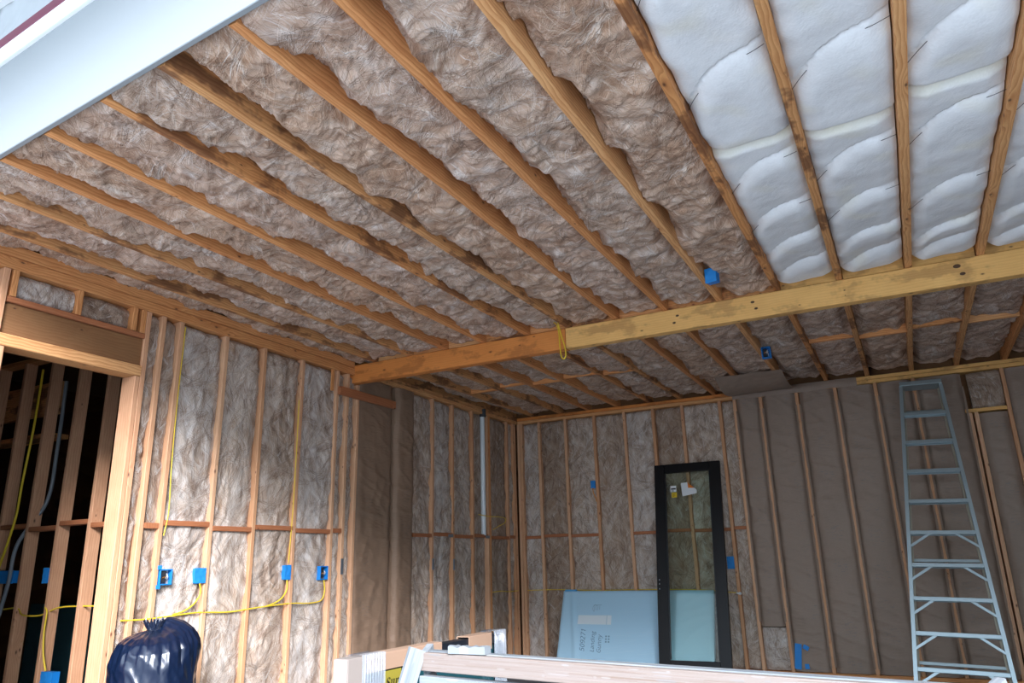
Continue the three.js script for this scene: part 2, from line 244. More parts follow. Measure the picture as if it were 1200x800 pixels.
// ceiling: roof deck, joists, blocking
const JX = [-4.48, -4.06, -3.66, -3.25, -2.80, -2.40, -1.965, -1.545, -1.105, -0.665, -0.225, 0.225, 0.665, 1.105, 1.545, 1.985, 2.425];   // left sides
const FZ = x => -1.425 + 0.0765 * x;                     // back of the fascia
const JW = 0.045, JY = 3.19;
const ceiling = structure('ceiling');
{ const sh = new THREE.Shape([[-9.3, FZ(-9.3)], [4.2, FZ(4.2)], [4.2, -9.75], [-9.3, -9.75]].map(p => new THREE.Vector2(p[0], -p[1])));
  obj('roof_deck', new THREE.ExtrudeGeometry(sh, { depth: 0.12, bevelEnabled: false }).rotateX(-Math.PI / 2).translate(0, 3.455, 0), SHEATH, ceiling); }
JX.forEach((x, i) => obj('joist', lumber(x, x + JW, JY, 3.45, -9.32, FZ(x), { seg: 24, bow: 0.010 }), [0, 1, 5, 10].includes(i) ? WOODS : (i === 2 || i === 13) ? WOOD[2] : anyWood(), ceiling));
for (let i = 0; i < JX.length - 1; i++) {                 // blocking above the beam and a staggered row behind it
  const a = JX[i] + JW + 0.002, b = JX[i + 1] - 0.002;
  obj('blocking', lumber(a, b, 3.196, 3.43, -5.73, -5.692), i > 8 ? WOODBEAM : anyWood(), ceiling);
  if ([0, 1, 2, 3, 4, 9, 10, 11, 12, 13, 14].includes(i)) obj('blocking', lumber(a, b, 3.2 + 0.01 * (i % 2), 3.43, -7.52 + 0.05 * (i % 2), -7.482 + 0.05 * (i % 2)), anyWood(), ceiling);
}
// left wall
const wl = structure('wall_left');
obj('sheathing', new THREE.BoxGeometry(0.03, 3.45, 5.94), SHEATH, wl).position.set(XL - 0.165, 1.725, -3.33 - 2.97);
obj('sheathing', new THREE.BoxGeometry(0.03, 0.85, 1.75), SHEATH, wl).position.set(XL - 0.165, 3.025, -1.6 - 0.86);
obj('sheathing', new THREE.BoxGeometry(0.03, 3.45, 0.72), SHEATH, wl).position.set(XL - 0.165, 1.725, -1.955);
const LS = [[-3.29, 2.59], [-3.33, 3.08], [-3.455, 3.08], [-3.61, 3.08], [-4.045, 3.08], [-4.465, 3.08], [-4.925, 3.08], [-5.40, 3.08], [-5.555, 3.08], [-5.711, 2.995], [-7.06, 3.10], [-7.49, 3.10], [-7.95, 3.10], [-8.32, 3.10], [-8.87, 3.10], [-9.05, 3.10], [-9.09, 3.10], [-2.33, 3.08], [-2.37, 2.59], [-1.95, 3.08], [-1.62, 3.08]];
for (const [z, top] of LS) obj('stud', lumber(XL - 0.14, XL, 0.04, top - 0.002, z - 0.038, z, { seg: 12, bow: 0.006 }), z > -3.4 ? WOODKD : anyStud(), wl);
obj('stud', lumber(XL - 0.14, XL - 0.005, 0.04, 3.098, -8.41, -8.36), WOOD[1], wl);
obj('top_plate', lumber(XL - 0.14, XL + 0.002, 3.082, 3.156, -5.655, -1.62, { seg: 12, bow: 0.006 }), WOOD[2], wl);
obj('top_plate', lumber(XL - 0.14, XL + 0.004, 3.16, 3.236, -5.655, -1.62, { seg: 12, bow: 0.006 }), WOOD[2], wl);
obj('top_plate', lumber(XL - 0.14, XL + 0.002, 3.102, 3.146, -9.17, -5.76, { seg: 12, bow: 0.006 }), WOOD[0], wl);
obj('top_plate', lumber(XL - 0.14, XL + 0.004, 3.15, 3.186, -9.17, -5.76), WOODS, wl);
obj('rim_joist', lumber(XL - 0.1, XL - 0.06, 3.25, 3.44, -5.6, -1.66), WOODS, wl);
obj('rim_joist', lumber(XL - 0.1, XL - 0.06, 3.2, 3.44, -9.3, -5.78), WOODS, wl);
obj('bottom_plate', lumber(XL - 0.14, XL + 0.002, 0, 0.038, -9.17, -3.29), WOOD[1], wl);
obj('bottom_plate', lumber(XL - 0.14, XL + 0.002, 0, 0.038, -2.37, -1.62), WOOD[1], wl);
const LB = [[-3.493, -3.61, 1.55], [-3.648, -4.045, 1.572], [-4.083, -4.465, 1.545], [-4.503, -4.925, 1.565], [-4.963, -5.40, 1.55], [-5.438, -5.555, 1.56], [-6.715, -7.06, 1.545], [-7.098, -7.49, 1.56], [-7.528, -7.95, 1.545], [-7.988, -8.32, 1.562], [-8.41, -8.87, 1.545], [-8.908, -9.05, 1.56]];
for (const [a, b, y] of LB) obj('blocking', lumber(XL - 0.13, XL + 0.001, y - 0.002, y + 0.036, a - 0.002, b + 0.002), WOODBLK, wl);
// header over the left doorway with cripple studs above it
obj('header', lumber(XL - 0.13, XL - 0.02, 2.672, 2.868, -3.326, -1.99, { seg: 8 }), WOODHDR, wl);
obj('header_plate', lumber(XL - 0.14, XL + 0.003, 2.592, 2.668, -3.326, -2.335), WOOD[0], wl);
obj('header_plate', lumber(XL - 0.14, XL, 2.871, 2.908, -3.326, -2.375), WOODBLK, wl);
for (const z of [-2.385, -2.805, -3.215, -3.285]) obj('cripple_stud', lumber(XL - 0.14, XL, 2.91, 3.08, z - 0.038, z), WOOD[2], wl);
obj('cripple_stud', lumber(XL - 0.012, XL + 0.001, 2.87, 3.08, -5.362, -5.324), WOOD[1], wl);
obj('ledger_block', lumber(XL + 0.002, XL + 0.04, 2.845, 2.925, -6.3, -5.42), WOODBLK, wl);
// steel nail plates on the left studs
for (const [x, y, z, h, w] of [[XL, 1.19, -5.593, 0.14, 0.036], [XL, 1.2, -7.098, 0.12, 0.036], [XL, 1.19, -7.528, 0.12, 0.036]]) obj('nail_plate', new RoundedBoxGeometry(0.004, h, w, 1, 0.0015).translate(x + 0.003, y + h / 2, z + w / 2), GALV, wl).userData.label = 'grey steel nail plate';
for (const z of [-7.44, -8.3]) obj('nail_plate', new RoundedBoxGeometry(0.004, 0.034, 0.10, 1, 0.0015).translate(XL + 0.004, 1.566, z), GALV, wl).userData.label = 'grey steel nail plate';

// far wall
const wf = structure('wall_back');
obj('sheathing', new THREE.BoxGeometry(9.2, 3.45, 0.03), SHEATH, wf).position.set(-0.3, 1.725, ZF - 0.165);
obj('stud', lumber(-4.697, -4.659, 0.04, 3.1, ZF - 0.14, ZF + 0.002), STUD[0], wf);
const FS = [-4.655, -4.38, -3.985, -3.567, -3.143, -2.757, -2.376, -1.905, -1.725, -1.415, -1.0, -0.578, -0.158, 0.225, 0.70, 0.755, 1.06, 1.47, 1.9, 2.3];
FS.forEach((x, i) => obj('stud', lumber(x, x + 0.038, 0.04, i === 14 || i === 15 ? 2.66 : 3.10, ZF - 0.14, ZF, { seg: 12, bow: 0.006 }), anyStud(), wf));
obj('bottom_plate', lumber(-4.69, 3.6, 0, 0.038, ZF - 0.14, ZF + 0.002), WOOD[1], wf);
for (let k = 0; k < 2; k++) { obj('top_plate', lumber(-4.69, -1.7, 3.102 + k * 0.044, 3.142 + k * 0.044, ZF - 0.14, ZF + 0.003 * k), k ? WOODBEAM2 : WOOD[0], wf); obj('top_plate', lumber(-1.697, 3.6, 3.102 + k * 0.044, 3.142 + k * 0.044, ZF - 0.14, ZF + 0.003 * k), WOODBEAM, wf); }
for (let i = 0; i < 8; i++) { if (i === 3) continue; const y = 1.548 + (i % 2) * 0.012; obj('blocking', lumber(FS[i] + 0.04, FS[i + 1] - 0.002, y, y + 0.038, ZF - 0.13, ZF + 0.001), WOODBLK, wf); }
obj('sill_block', lumber(0.68, 1.058, 2.662, 2.70, ZF - 0.14, ZF + 0.001), WOODBEAM, wf);

// right wall, adjoining room and front cheeks (close the building; only glimpsed or outside the frame)
const wrg = structure('wall_right');
obj('sheathing', new THREE.BoxGeometry(0.12, 3.45, 7.7), SHEATHD, wrg).position.set(3.7, 1.725, -5.45);
for (let k = 0; k < 18; k++) obj('stud', lumber(3.5, 3.638, 0.0, 3.44, -9.1 + k * 0.41, -9.062 + k * 0.41), WOOD[k % 4], wrg);

const wb = structure('wall_side_room');
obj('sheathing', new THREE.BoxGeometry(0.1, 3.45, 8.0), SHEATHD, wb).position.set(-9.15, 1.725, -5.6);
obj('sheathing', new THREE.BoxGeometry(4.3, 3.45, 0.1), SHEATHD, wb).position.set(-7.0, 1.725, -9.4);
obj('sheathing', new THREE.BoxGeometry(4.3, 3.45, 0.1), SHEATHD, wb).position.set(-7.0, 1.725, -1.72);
for (let k = 0; k < 4; k++) obj('deck_board', lumber(-9.05, -4.9, 0.9 + k * 0.55, 1.12 + k * 0.55, -6.4, -6.36), WOODS, wb);

const wp = structure('wall_partition');                  // open stud partition seen through the doorway
const PZ = -3.75, PX = [-7.34, -6.935, -6.53, -6.12, -5.72, -5.31, -4.98];
PX.forEach(x => obj('stud', lumber(x, x + 0.038, 0.04, 3.1, PZ - 0.1, PZ, { seg: 12, bow: 0.006 }), WOODKD, wp));
obj('bottom_plate', lumber(-8.9, -4.9, 0, 0.038, PZ - 0.1, PZ), WOOD[1], wp); obj('top_plate', lumber(-8.9, -4.9, 3.1, 3.14, PZ - 0.1, PZ), WOOD[1], wp);
PX.slice(0, -1).forEach((x, i) => obj('blocking', lumber(x + 0.04, PX[i + 1] - 0.002, 1.6 + 0.03 * (i % 2), 1.638 + 0.03 * (i % 2), PZ - 0.09, PZ + 0.001), WOODBLK, wp));
obj('brace_board', lumber(-9.0, -6.62, 2.42, 2.46, PZ - 0.3, PZ - 0.12), WOOD[3], wp);
obj('brace_board', lumber(-9.0, -6.55, 2.62, 2.92, PZ - 0.16, PZ - 0.12), WOODS, wp);

// front fascia, flashing and wrapped wall above the opening (slightly skewed to the joists)
{
  const f = structure('trim_1'); f.position.set(0, 0, -1.394); f.rotation.y = -Math.atan(0.0765);
  const white = std(0x8f9598, 0.55), strip = std(0xf4f6f7, 0.4), red = std(0x7c3a4e, 0.55);
  obj('fascia_board', lumber(-9.3, 4.2, 3.188, 3.755, -0.025, 0, { ch: 0.003 }), white, f);
  obj('drip_strip', new RoundedBoxGeometry(10.7, 0.10, 0.07, 2, 0.006).translate(-1.15, 3.806, -0.015), strip, f);
  obj('flashing', [new RoundedBoxGeometry(10.7, 0.085, 0.05, 2, 0.006).translate(-1.15, 3.905, -0.02), new RoundedBoxGeometry(10.7, 0.012, 0.065, 1, 0.004).translate(-1.15, 3.863, -0.012)], red, f);
  const wrap = std(0xc4cacd, 0.5);
  const gs = sheet({ o: [-6.5, 3.955, -0.06], U: [1, 0, 0], V: [0, 1, 0], N: [0, 0, 1], w: 10.7, l: 1.3, cell: 0.03, depth: 0.05, fn: (u, v) => 0.05 * Math.abs(fbm(u * 3.2, v * 4.1, 4)) - 0.02 });
  obj('house_wrap', gs, wrap, f);
  const ov = structure('unseen_roof_overhang'); obj('unseen_soffit', new THREE.BoxGeometry(14, 0.14, 1.55).translate(-2.5, 4.36, -0.98), std(0xe2e4e2, 0.8), ov); obj('unseen_gutter', new RoundedBoxGeometry(14, 0.14, 0.12, 2, 0.02).translate(-2.5, 4.36, -0.14), std(0xdfe3e6, 0.5), ov);  // unseen eave, out of view above, placed to shade the fascia
  const c = structure('wall_front_left'); obj('cheek', new THREE.BoxGeometry(1.6, 3.45, 0.2), SHEATHD, c).position.set(-5.66, 1.725, -1.72 );
}

// ================================================================= THE BEAM
const bmL = thing('ceiling_beam', 'short reddish brown beam section under the joists, running from the left wall', 'beam', [-3.58, 3.0, -5.7]);
obj('timber', lumber(-1.2, 1.175, 0.003, 0.185, -0.045, 0.045, { seg: 10, ch: 0.006 }), WOODBEAM2, bmL);
const bmR = thing('ceiling_beam', 'long yellow beam section with dark knots under the joists on the right', 'beam', [0.6, 3.0, -5.7]);
obj('timber', lumber(-3.0, 2.95, 0.005, 0.187, -0.045, 0.045, { seg: 14, ch: 0.006 }), WOODBEAM, bmR);
{ const kg = []; for (const [x, y, r] of [[-2.02, 0.125, 0.011], [-2.05, 0.07, 0.011], [-1.43, 0.13, 0.012], [-1.41, 0.075, 0.011], [-0.06, 0.135, 0.018], [-0.035, 0.075, 0.014], [-0.78, 0.1, 0.006], [-0.78, 0.06, 0.005], [0.45, 0.11, 0.012]]) { const g = new THREE.SphereGeometry(r, 14, 8); g.scale(1.35, 0.85, 0.16); g.translate(x, y, 0.0445); kg.push(g); } obj('knot', kg, std(0x4a3018, 0.6), bmR).userData.label = 'dark brown knots on the beam face'; }

// ================================================================= INSULATION
function battThing(label, geoArgs, mats, seed, nStr, strandMat, group, dirSpread) {
  const o = thing('insulation_batt', label, 'insulation', geoArgs.o.map((v, i) => v + geoArgs.U[i] * geoArgs.w / 2 + geoArgs.V[i] * geoArgs.l / 2), group);
  const p = o.position, mv = { ...geoArgs, o: geoArgs.o.map((v, i) => v - [p.x, p.y, p.z][i]) };
  obj('batt', sheet(mv), mats[seed % mats.length], o);
  if (nStr) { const s = obj('loose_fibres', strands(mv, nStr, seed * 31 + 5, dirSpread?.[2] ?? 1, dirSpread?.[0] ?? Math.PI, dirSpread?.[1] ?? 0), strandMat, o); s.userData.kind = 'stuff'; }
  return o;
}
// ceiling bays
const bayL = [XL + 0.006, ...JX.map(x => x + JW + 0.003)], bayR = [...JX.map(x => x - 0.003)];
let seed = 3;
for (let i = 0; i < JX.length - 1; i++) {
  const x0 = bayL[i], x1 = bayR[i], w = x1 - x0, whiteBay = i >= 10;
  const nth = ORD[i];
  if (!whiteBay) {
    const zf = FZ(x0) - 0.005, l = zf + 5.685; seed++;
    const fn = fluffy(seed, { w, l, gap: 0.012, lump: 0.05, tuft: 0.017, leftEdge: i === 0 ? 0.02 : 0.115, rightEdge: 0.06, edge: 0.085, top: 0.004 });
    battThing(`brown fibreglass batt, ${nth} ceiling bay from the left wall, before the beam`, { o: [x0, JY + 0.012, -5.685], U: [1, 0, 0], V: [0, 0, 1], N: [0, -1, 0], w, l, cell: 0.0125, depth: 0.2, fn }, BATTC, seed, 60, STRANDC);
  }
  seed++;
  const l = 3.40, fn = fluffy(seed, { w, l, gap: 0.015, lump: 0.045, tuft: 0.015, leftEdge: 0.075, rightEdge: 0.06, edge: 0.08, top: 0.0 });
  if (i < 15) battThing(`dim brown fibreglass batt, ${nth} ceiling bay from the left wall, behind the beam`, { o: [x0, JY + (i < 5 || i > 8 ? 0.03 : 0.012), -9.16], U: [1, 0, 0], V: [0, 0, 1], N: [0, -1, 0], w, l, cell: 0.018, depth: 0.17, fn }, BATTC, seed, 25, STRANDC);
}
// white batts: two per bay, pillowed between the support wires
const WB = [['leftmost white bay, beside the brown insulation', 'leftmost'], ['second white bay from the left', 'second'], ['third white bay from the left', 'third'], ['fourth white bay, at the picture edge', 'fourth']];
const SEAM = [-3.47, -3.52, -3.37, -3.45];
const wireSpots = [[-2.10, -2.83, -3.76, -4.35, -4.85, -5.3], [-2.2, -2.9, -3.84, -4.42, -4.98, -5.35], [-2.35, -2.95, -3.68, -4.5, -5.12, -5.4], [-2.3, -2.9, -3.6, -4.3, -5.0, -5.4]];
for (let i = 10; i < 14; i++) {
  const x0 = bayL[i], x1 = bayR[i], w = x1 - x0, k = i - 10, zs = wireSpots[k];
  const H = (x, z) => {                                   // billow between wires, in world z
    const u = x / w, arc = 0.34 * (1 - Math.pow(1 - u, 2.8)) - 0.20 + 0.03 * noise(k * 3.1, z * 1.7);            // each billow's edge bows forward
    const zz = z - arc + 0.02 * noise(x * 5, z * 2 + k * 9); let h = 0; const all = [-1.0, ...zs, -6.0];
    for (let q = 0; q < all.length - 1; q++) if (zz <= all[q] && zz > all[q + 1]) { const t = (all[q] - zz) / (all[q] - all[q + 1]); h = t < 0.22 ? Math.sqrt(1 - Math.pow(1 - t / 0.22, 2)) : 1 - 0.6 * Math.pow((t - 0.22) / 0.78, 1.3); }
    const side = Math.pow(clamp(Math.min(u, 1 - u) * 5, 0, 1), 0.6);
    return -0.055 + 0.06 * h * (0.55 + 0.45 * side) + 0.011 * fbm(x * 4 + k * 5, z * 3.5, 2) - 0.03 * (1 - side) * (0.6 + noise(z * 6, k * 3)) + 0.0012 * noise(x * 40, z * 40);
  };
  [[-1.42, SEAM[k] + 0.004, 'front'], [SEAM[k] - 0.004, -5.60, 'rear']].forEach(([za, zb, which], part) => {
    const l = za - zb, fn = (u, v) => H(u, zb + v) - 0.03 * (1 - sstep(0, 0.05, Math.min(v, l - v)));
    const o = thing('insulation_batt', `white puffy fibreglass batt, ${which} half of the ${WB[k][0]}`, 'insulation', [x0 + w / 2, JY, (za + zb) / 2]);
    const g = sheet({ o: [-w / 2, 0.004, -l / 2], U: [1, 0, 0], V: [0, 0, 1], N: [0, -1, 0], w, l, cell: 0.0125, depth: 0.2, fn, col: (u, v) => { const e = part ? l - v : v, t = (1 - sstep(0.01, 0.07 + 0.05 * noise(u * 9, k), e)) * (part ? 1 : 0.3); return [1 - 0.02 * t, 1 - 0.04 * t, 1 - 0.15 * t]; } });
    obj('batt', g, WHITE, o);
  });
  zs.slice(0, 4).forEach((z, q) => {                       // thin spring wires between joists
    const a = [x0 + 0.002, 3.21, z - 0.17], m = [x0 + w / 2, 3.25, z + 0.02], b = [x1 - 0.002, 3.205, z + 0.14];
    const m1 = [x0 + w * 0.13, 3.216, z - 0.10], m2 = [x0 + w * 0.82, 3.212, z + 0.10];
    tag(obj('support_wire', tube([a, m1, m, m2, b], 0.0014, 20, 5), WIRE), `thin dark support wire under the ${WB[k][1]} white bay, ${ORD[q]} from the outer edge`, 'wire', 'support wires under the white batts');
  });
}
// left wall bays
const leftBays = [[-3.368, -3.455, 'narrow slot beside the doorway jamb'], [-3.493, -3.61, 'narrow bay just left of the open blue box'], [-3.648, -4.045, 'bay above the black trash bag'], [-4.083, -4.465, 'bay right of the trash bag'], [-4.503, -4.925, 'bay fourth from the doorway'], [-4.963, -5.40, 'bay by the rightmost blue box'], [-5.438, -5.555, 'slim slot left of the beam end'], [-5.593, -5.711, 'slim slot directly under the beam end']];
leftBays.forEach(([a, b, where], i) => {
  const z0 = a - 0.003, w = a - b - 0.006, y0 = 0.045, l = 3.03; seed++;
  const fn = fluffy(seed, { w, l, gap: 0.028, lump: 0.022, tuft: 0.013, leftEdge: 0.03, rightEdge: 0.03, edge: Math.min(0.05, w * 0.4), fv: 0.45, top: -0.012 });
  battThing(`grey fibreglass batt on the left wall, ${where}`, { o: [XL, y0, z0], U: [0, 0, -1], V: [0, 1, 0], N: [1, 0, 0], w, l, cell: 0.012, depth: 0.135, fn }, BATTW, i === 1 || i === 0 ? 3 : seed % 3, 70, STRANDW, null, [0.9, Math.PI / 2, 1.5]);
});
const headerBays = [[-2.423, -2.805, 'longer one'], [-2.843, -3.215, 'nearer the wall studs']];
headerBays.forEach(([a, b, where], i) => { const w = a - b - 0.006, l = 0.165; seed++; const fn = fluffy(seed, { w, l, gap: 0.035, lump: 0.03, tuft: 0.014, leftEdge: 0.02, rightEdge: 0.02, top: -0.012 }); battThing(`small batt piece above the left doorway header, ${i ? 'right' : 'left'} one of the two`, { o: [XL, 2.911, a - 0.003], U: [0, 0, -1], V: [0, 1, 0], N: [1, 0, 0], w, l, cell: 0.011, depth: 0.13, fn }, BATTW, seed, 8, STRANDW); });
const rearBays = [[-6.715, -7.06, 'just right of the kraft paper'], [-7.098, -7.49, 'second right of the kraft paper'], [-7.528, -7.95, 'third right of the kraft paper'], [-7.988, -8.32, 'left of the white pipe'], [-8.412, -8.87, 'right of the white pipe'], [-8.908, -9.05, 'slim slot in the room corner']];
rearBays.forEach(([a, b, where], i) => {
  const w = a - b - 0.006, l = 3.05; seed++;
  const fn = fluffy(seed, { w, l, gap: 0.028, lump: 0.03, tuft: 0.013, leftEdge: 0.03, rightEdge: 0.03, edge: Math.min(0.05, w * 0.4), fv: 0.45, top: i === 3 ? -0.055 : -0.012 });
  battThing(`shaggy grey batt on the left wall behind the beam, ${where}`, { o: [XL, 0.045, a - 0.003], U: [0, 0, -1], V: [0, 1, 0], N: [1, 0, 0], w, l, cell: 0.014, depth: 0.135, fn }, BATTW, i === 4 ? 3 : seed % 3, 60, STRANDW, null, [0.9, Math.PI / 2, 1.5]);
});
// far wall fibreglass bays
for (let i = 0; i < 8; i++) {
  const x0 = FS[i] + 0.041, w = FS[i + 1] - FS[i] - 0.044, l = 3.05; seed++;
  const fn = fluffy(seed, { w, l, gap: 0.028, lump: 0.026, tuft: 0.013, leftEdge: 0.03, rightEdge: 0.03, edge: 0.05, fv: 0.5, top: -0.012 });
  battThing(`grey brown fibreglass batt on the back wall, ${i === 7 ? 'slim bay right of the black framed door' : ORD[i] + ' bay from the corner'}`, { o: [x0, 0.045, ZF], U: [1, 0, 0], V: [0, 1, 0], N: [0, 0, 1], w, l, cell: 0.015, depth: 0.135, fn }, BATTW, seed, 50, STRANDW, null, [0.9, Math.PI / 2, 1.5]);
}
// kraft faced batts
function kraft(label, o, U, N, w, l, s, mat, proud = -0.014, cell = 0.02) {
  const r = rng(s), f = (u, v) => { const e = Math.min(u, w - u); let h = proud + 0.012 * sstep(0, 0.10, e) - 0.03 * (1 - sstep(0.004, 0.035 + 0.02 * noise(v * 3, s), e)) + 0.016 * noise(u * 3 + s, v * 1.6) + 0.008 * noise(u * 9 + s, v * 5) + 0.008 * Math.pow(1 - Math.min(1, Math.abs(noise(u * 1.4 + s, v * 4.5 + u * 1.5)) * 5), 2);
    h += 0.007 * (1 - Math.abs(noise(u * 4 + s, v * 3 - u * 2)) * 3) * sstep(0.0, 0.4, noise(u * 2, v * 1.3 + s) + 0.2) - 0.012 * Math.exp(-Math.pow((e - 0.03) / 0.012, 2)) * (0.5 + noise(v * 4, s)); return h; };
  const t = thing('kraft_batt', label, 'insulation', [o[0] + U[0] * w / 2, o[1], o[2] + U[2] * w / 2]); const p = t.position;
  obj('paper_facing', sheet({ o: [o[0] - p.x, 0, o[2] - p.z], U, V: [0, 1, 0], N, w, l, cell, depth: 0.13, fn: f }), mat, t);
  return t;
}
function flange(t, side, w, l, N, s) {                     // wavy paper tab stapled over the stud edge
  const pos = [], idx = [], n = 60; for (let j = 0; j <= n; j++) { const y = 0.05 + (l - 0.1) * j / n, reach = 0.010 + 0.010 * noise(y * 5, s) + 0.006 * noise(y * 17, s); for (const q of [0, 1]) { const u = side < 0 ? -w / 2 - (q ? reach : -0.01) : w / 2 + (q ? reach : -0.01), h = 0.003 + 0.002 * noise(y * 9, s + q); pos.push(N[2] ? u : h, y, N[2] ? h : -u); } }
  for (let j = 0; j < n; j++) { const a = 2 * j; if (side > 0) idx.push(a, a + 1, a + 3, a, a + 3, a + 2); else idx.push(a, a + 3, a + 1, a, a + 2, a + 3); }
  const g = new THREE.BufferGeometry(); g.setAttribute('position', new THREE.Float32BufferAttribute(pos, 3)); g.setAttribute('uv', new THREE.Float32BufferAttribute(pos.flatMap((_, i) => i % 3 === 0 ? [pos[i], pos[i + 1]] : []), 2)); g.setIndex(idx); g.computeVertexNormals(); obj('stapling_flange', g, FLANGE, t);
}
const KB = [[8, 'beside the fibreglass left of the stud'], [9, 'left of the bay with blue tape'], [10, 'with torn blue tape near its foot'], [11, 'in the middle of the paper bays'], [12, 'left of the aluminium ladder'], [13, 'behind the aluminium ladder']];
const kLabels = ['first back wall bay right of the black door', 'back wall bay with blue tape at its foot', 'third back wall bay right of the black door', 'back wall bay just left of the ladder', 'back wall bay behind the ladder left rail', 'back wall bay behind the ladder right rail'];
for (let i = 8; i < 14; i++) {
  const x0 = FS[i] + 0.041, w = FS[i + 1] - FS[i] - 0.044; const low = i === 8 ? 0.5 : 0.045;
  const t = kraft(`kraft paper faced batt, ${kLabels[i - 8]}`, [x0, low, ZF], [1, 0, 0], [0, 0, 1], w, 3.095 - low, i * 3 + 1, KRAFT, -0.016, 0.013);
  flange(t, -1, w, 3.0 - low, [0, 0, 1], i * 5); flange(t, 1, w, 3.0 - low, [0, 0, 1], i * 5 + 2);
}
{ const x0 = FS[8] + 0.041, w = FS[9] - FS[8] - 0.044, fn = fluffy(91, { w, l: 0.43, gap: 0.03, lump: 0.02, tuft: 0.012, leftEdge: 0.02, rightEdge: 0.02, fv: 0.5, top: -0.012 }); battThing('small pale batt piece low on the back wall under the first kraft paper bay', { o: [x0, 0.045, ZF], U: [1, 0, 0], V: [0, 1, 0], N: [0, 0, 1], w, l: 0.44, cell: 0.014, depth: 0.13, fn }, BATTW, 2, 30, STRANDW); }
kraft('dark kraft paper batt on the back wall, right of the ladder, under the sill block', [0.797, 0.045, ZF], [1, 0, 0], [0, 0, 1], 0.26, 2.6, 77, KRAFT);
kraft('dark kraft paper faced batt on the back wall at the right edge', [1.101, 0.045, ZF], [1, 0, 0], [0, 0, 1], 0.366, 3.05, 79, KRAFT);
{ const w = 0.30, l = 0.39, fn = fluffy(93, { w, l, gap: 0.03, lump: 0.03, tuft: 0.014, top: -0.012 }); battThing('small dim batt piece above the sill block, right of the ladder top', { o: [0.755, 2.705, ZF], U: [1, 0, 0], V: [0, 1, 0], N: [0, 0, 1], w, l, cell: 0.012, depth: 0.13, fn }, BATTW, 3, 20, STRANDW); }
kraft('wide brown kraft paper batt on the left wall, just right of the beam end', [XL, 0.045, -5.755], [0, 0, -1], [1, 0, 0], 0.60, 3.05, 41, KRAFTB, -0.03, 0.014);
kraft('narrow brown kraft paper batt on the left wall, standing proud beside the wide one', [XL, 0.045, -6.36], [0, 0, -1], [1, 0, 0], 0.35, 3.05, 45, KRAFTB, 0.006, 0.014);
// loose kraft flap hanging under the ceiling at the back wall
{
  const pos = [], idx = [], uv = [], n = 14, m = 18; const a = [-1.70, 3.30, -7.75], b = [-1.02, 3.30, -7.6];
  for (let j = 0; j <= m; j++) for (let i = 0; i <= n; i++) { const u = i / n, v = j / m; const x = -1.72 + u * 0.72 + 0.04 * v; const y = 3.183 - 0.10 * Math.pow(Math.sin(Math.PI * Math.min(1, v * 1.05)), 1) * (1 - 0.3 * u) - 0.05 * v + 0.012 * noise(u * 4, v * 4) , z = -8.25 - 0.85 * v; pos.push(x, y, z); uv.push(u * 0.7, v); }
  for (let j = 0; j < m; j++) for (let i = 0; i < n; i++) { const q = j * (n + 1) + i; idx.push(q, q + 1, q + n + 2, q, q + n + 2, q + n + 1); }
  const g = new THREE.BufferGeometry(); g.setAttribute('position', new THREE.Float32BufferAttribute(pos, 3)); g.setAttribute('uv', new THREE.Float32BufferAttribute(uv, 2)); g.setIndex(idx); g.computeVertexNormals();
  tag(obj('paper_flap', g, KRAFT), 'loose brown kraft paper flap sagging under the joists at the back wall top', 'paper');
  const pos2 = [], uv2 = [], idx2 = []; const N2 = 40; for (let i = 0; i <= N2; i++) { const x = -1.72 + i / N2 * 1.4; for (let j = 0; j <= 4; j++) { pos2.push(x, 3.19 - j / 4 * (0.10 + 0.02 * noise(x * 4, 2)) , ZF + 0.006 + 0.02 * Math.sin(j / 4 * 3) + 0.012 * noise(x * 5, j * 0.4)); uv2.push(x, j * 0.03); } }
  for (let i = 0; i < N2; i++) for (let j = 0; j < 4; j++) { const q = i * 5 + j; idx2.push(q, q + 1, q + 6, q, q + 6, q + 5); }
  const g2 = new THREE.BufferGeometry(); g2.setAttribute('position', new THREE.Float32BufferAttribute(pos2, 3)); g2.setAttribute('uv', new THREE.Float32BufferAttribute(uv2, 2)); g2.setIndex(idx2); g2.computeVertexNormals();
  tag(obj('paper_flap', g2, KRAFT), 'crumpled kraft paper strip along the top plate of the back wall, left of the ladder', 'paper');
}

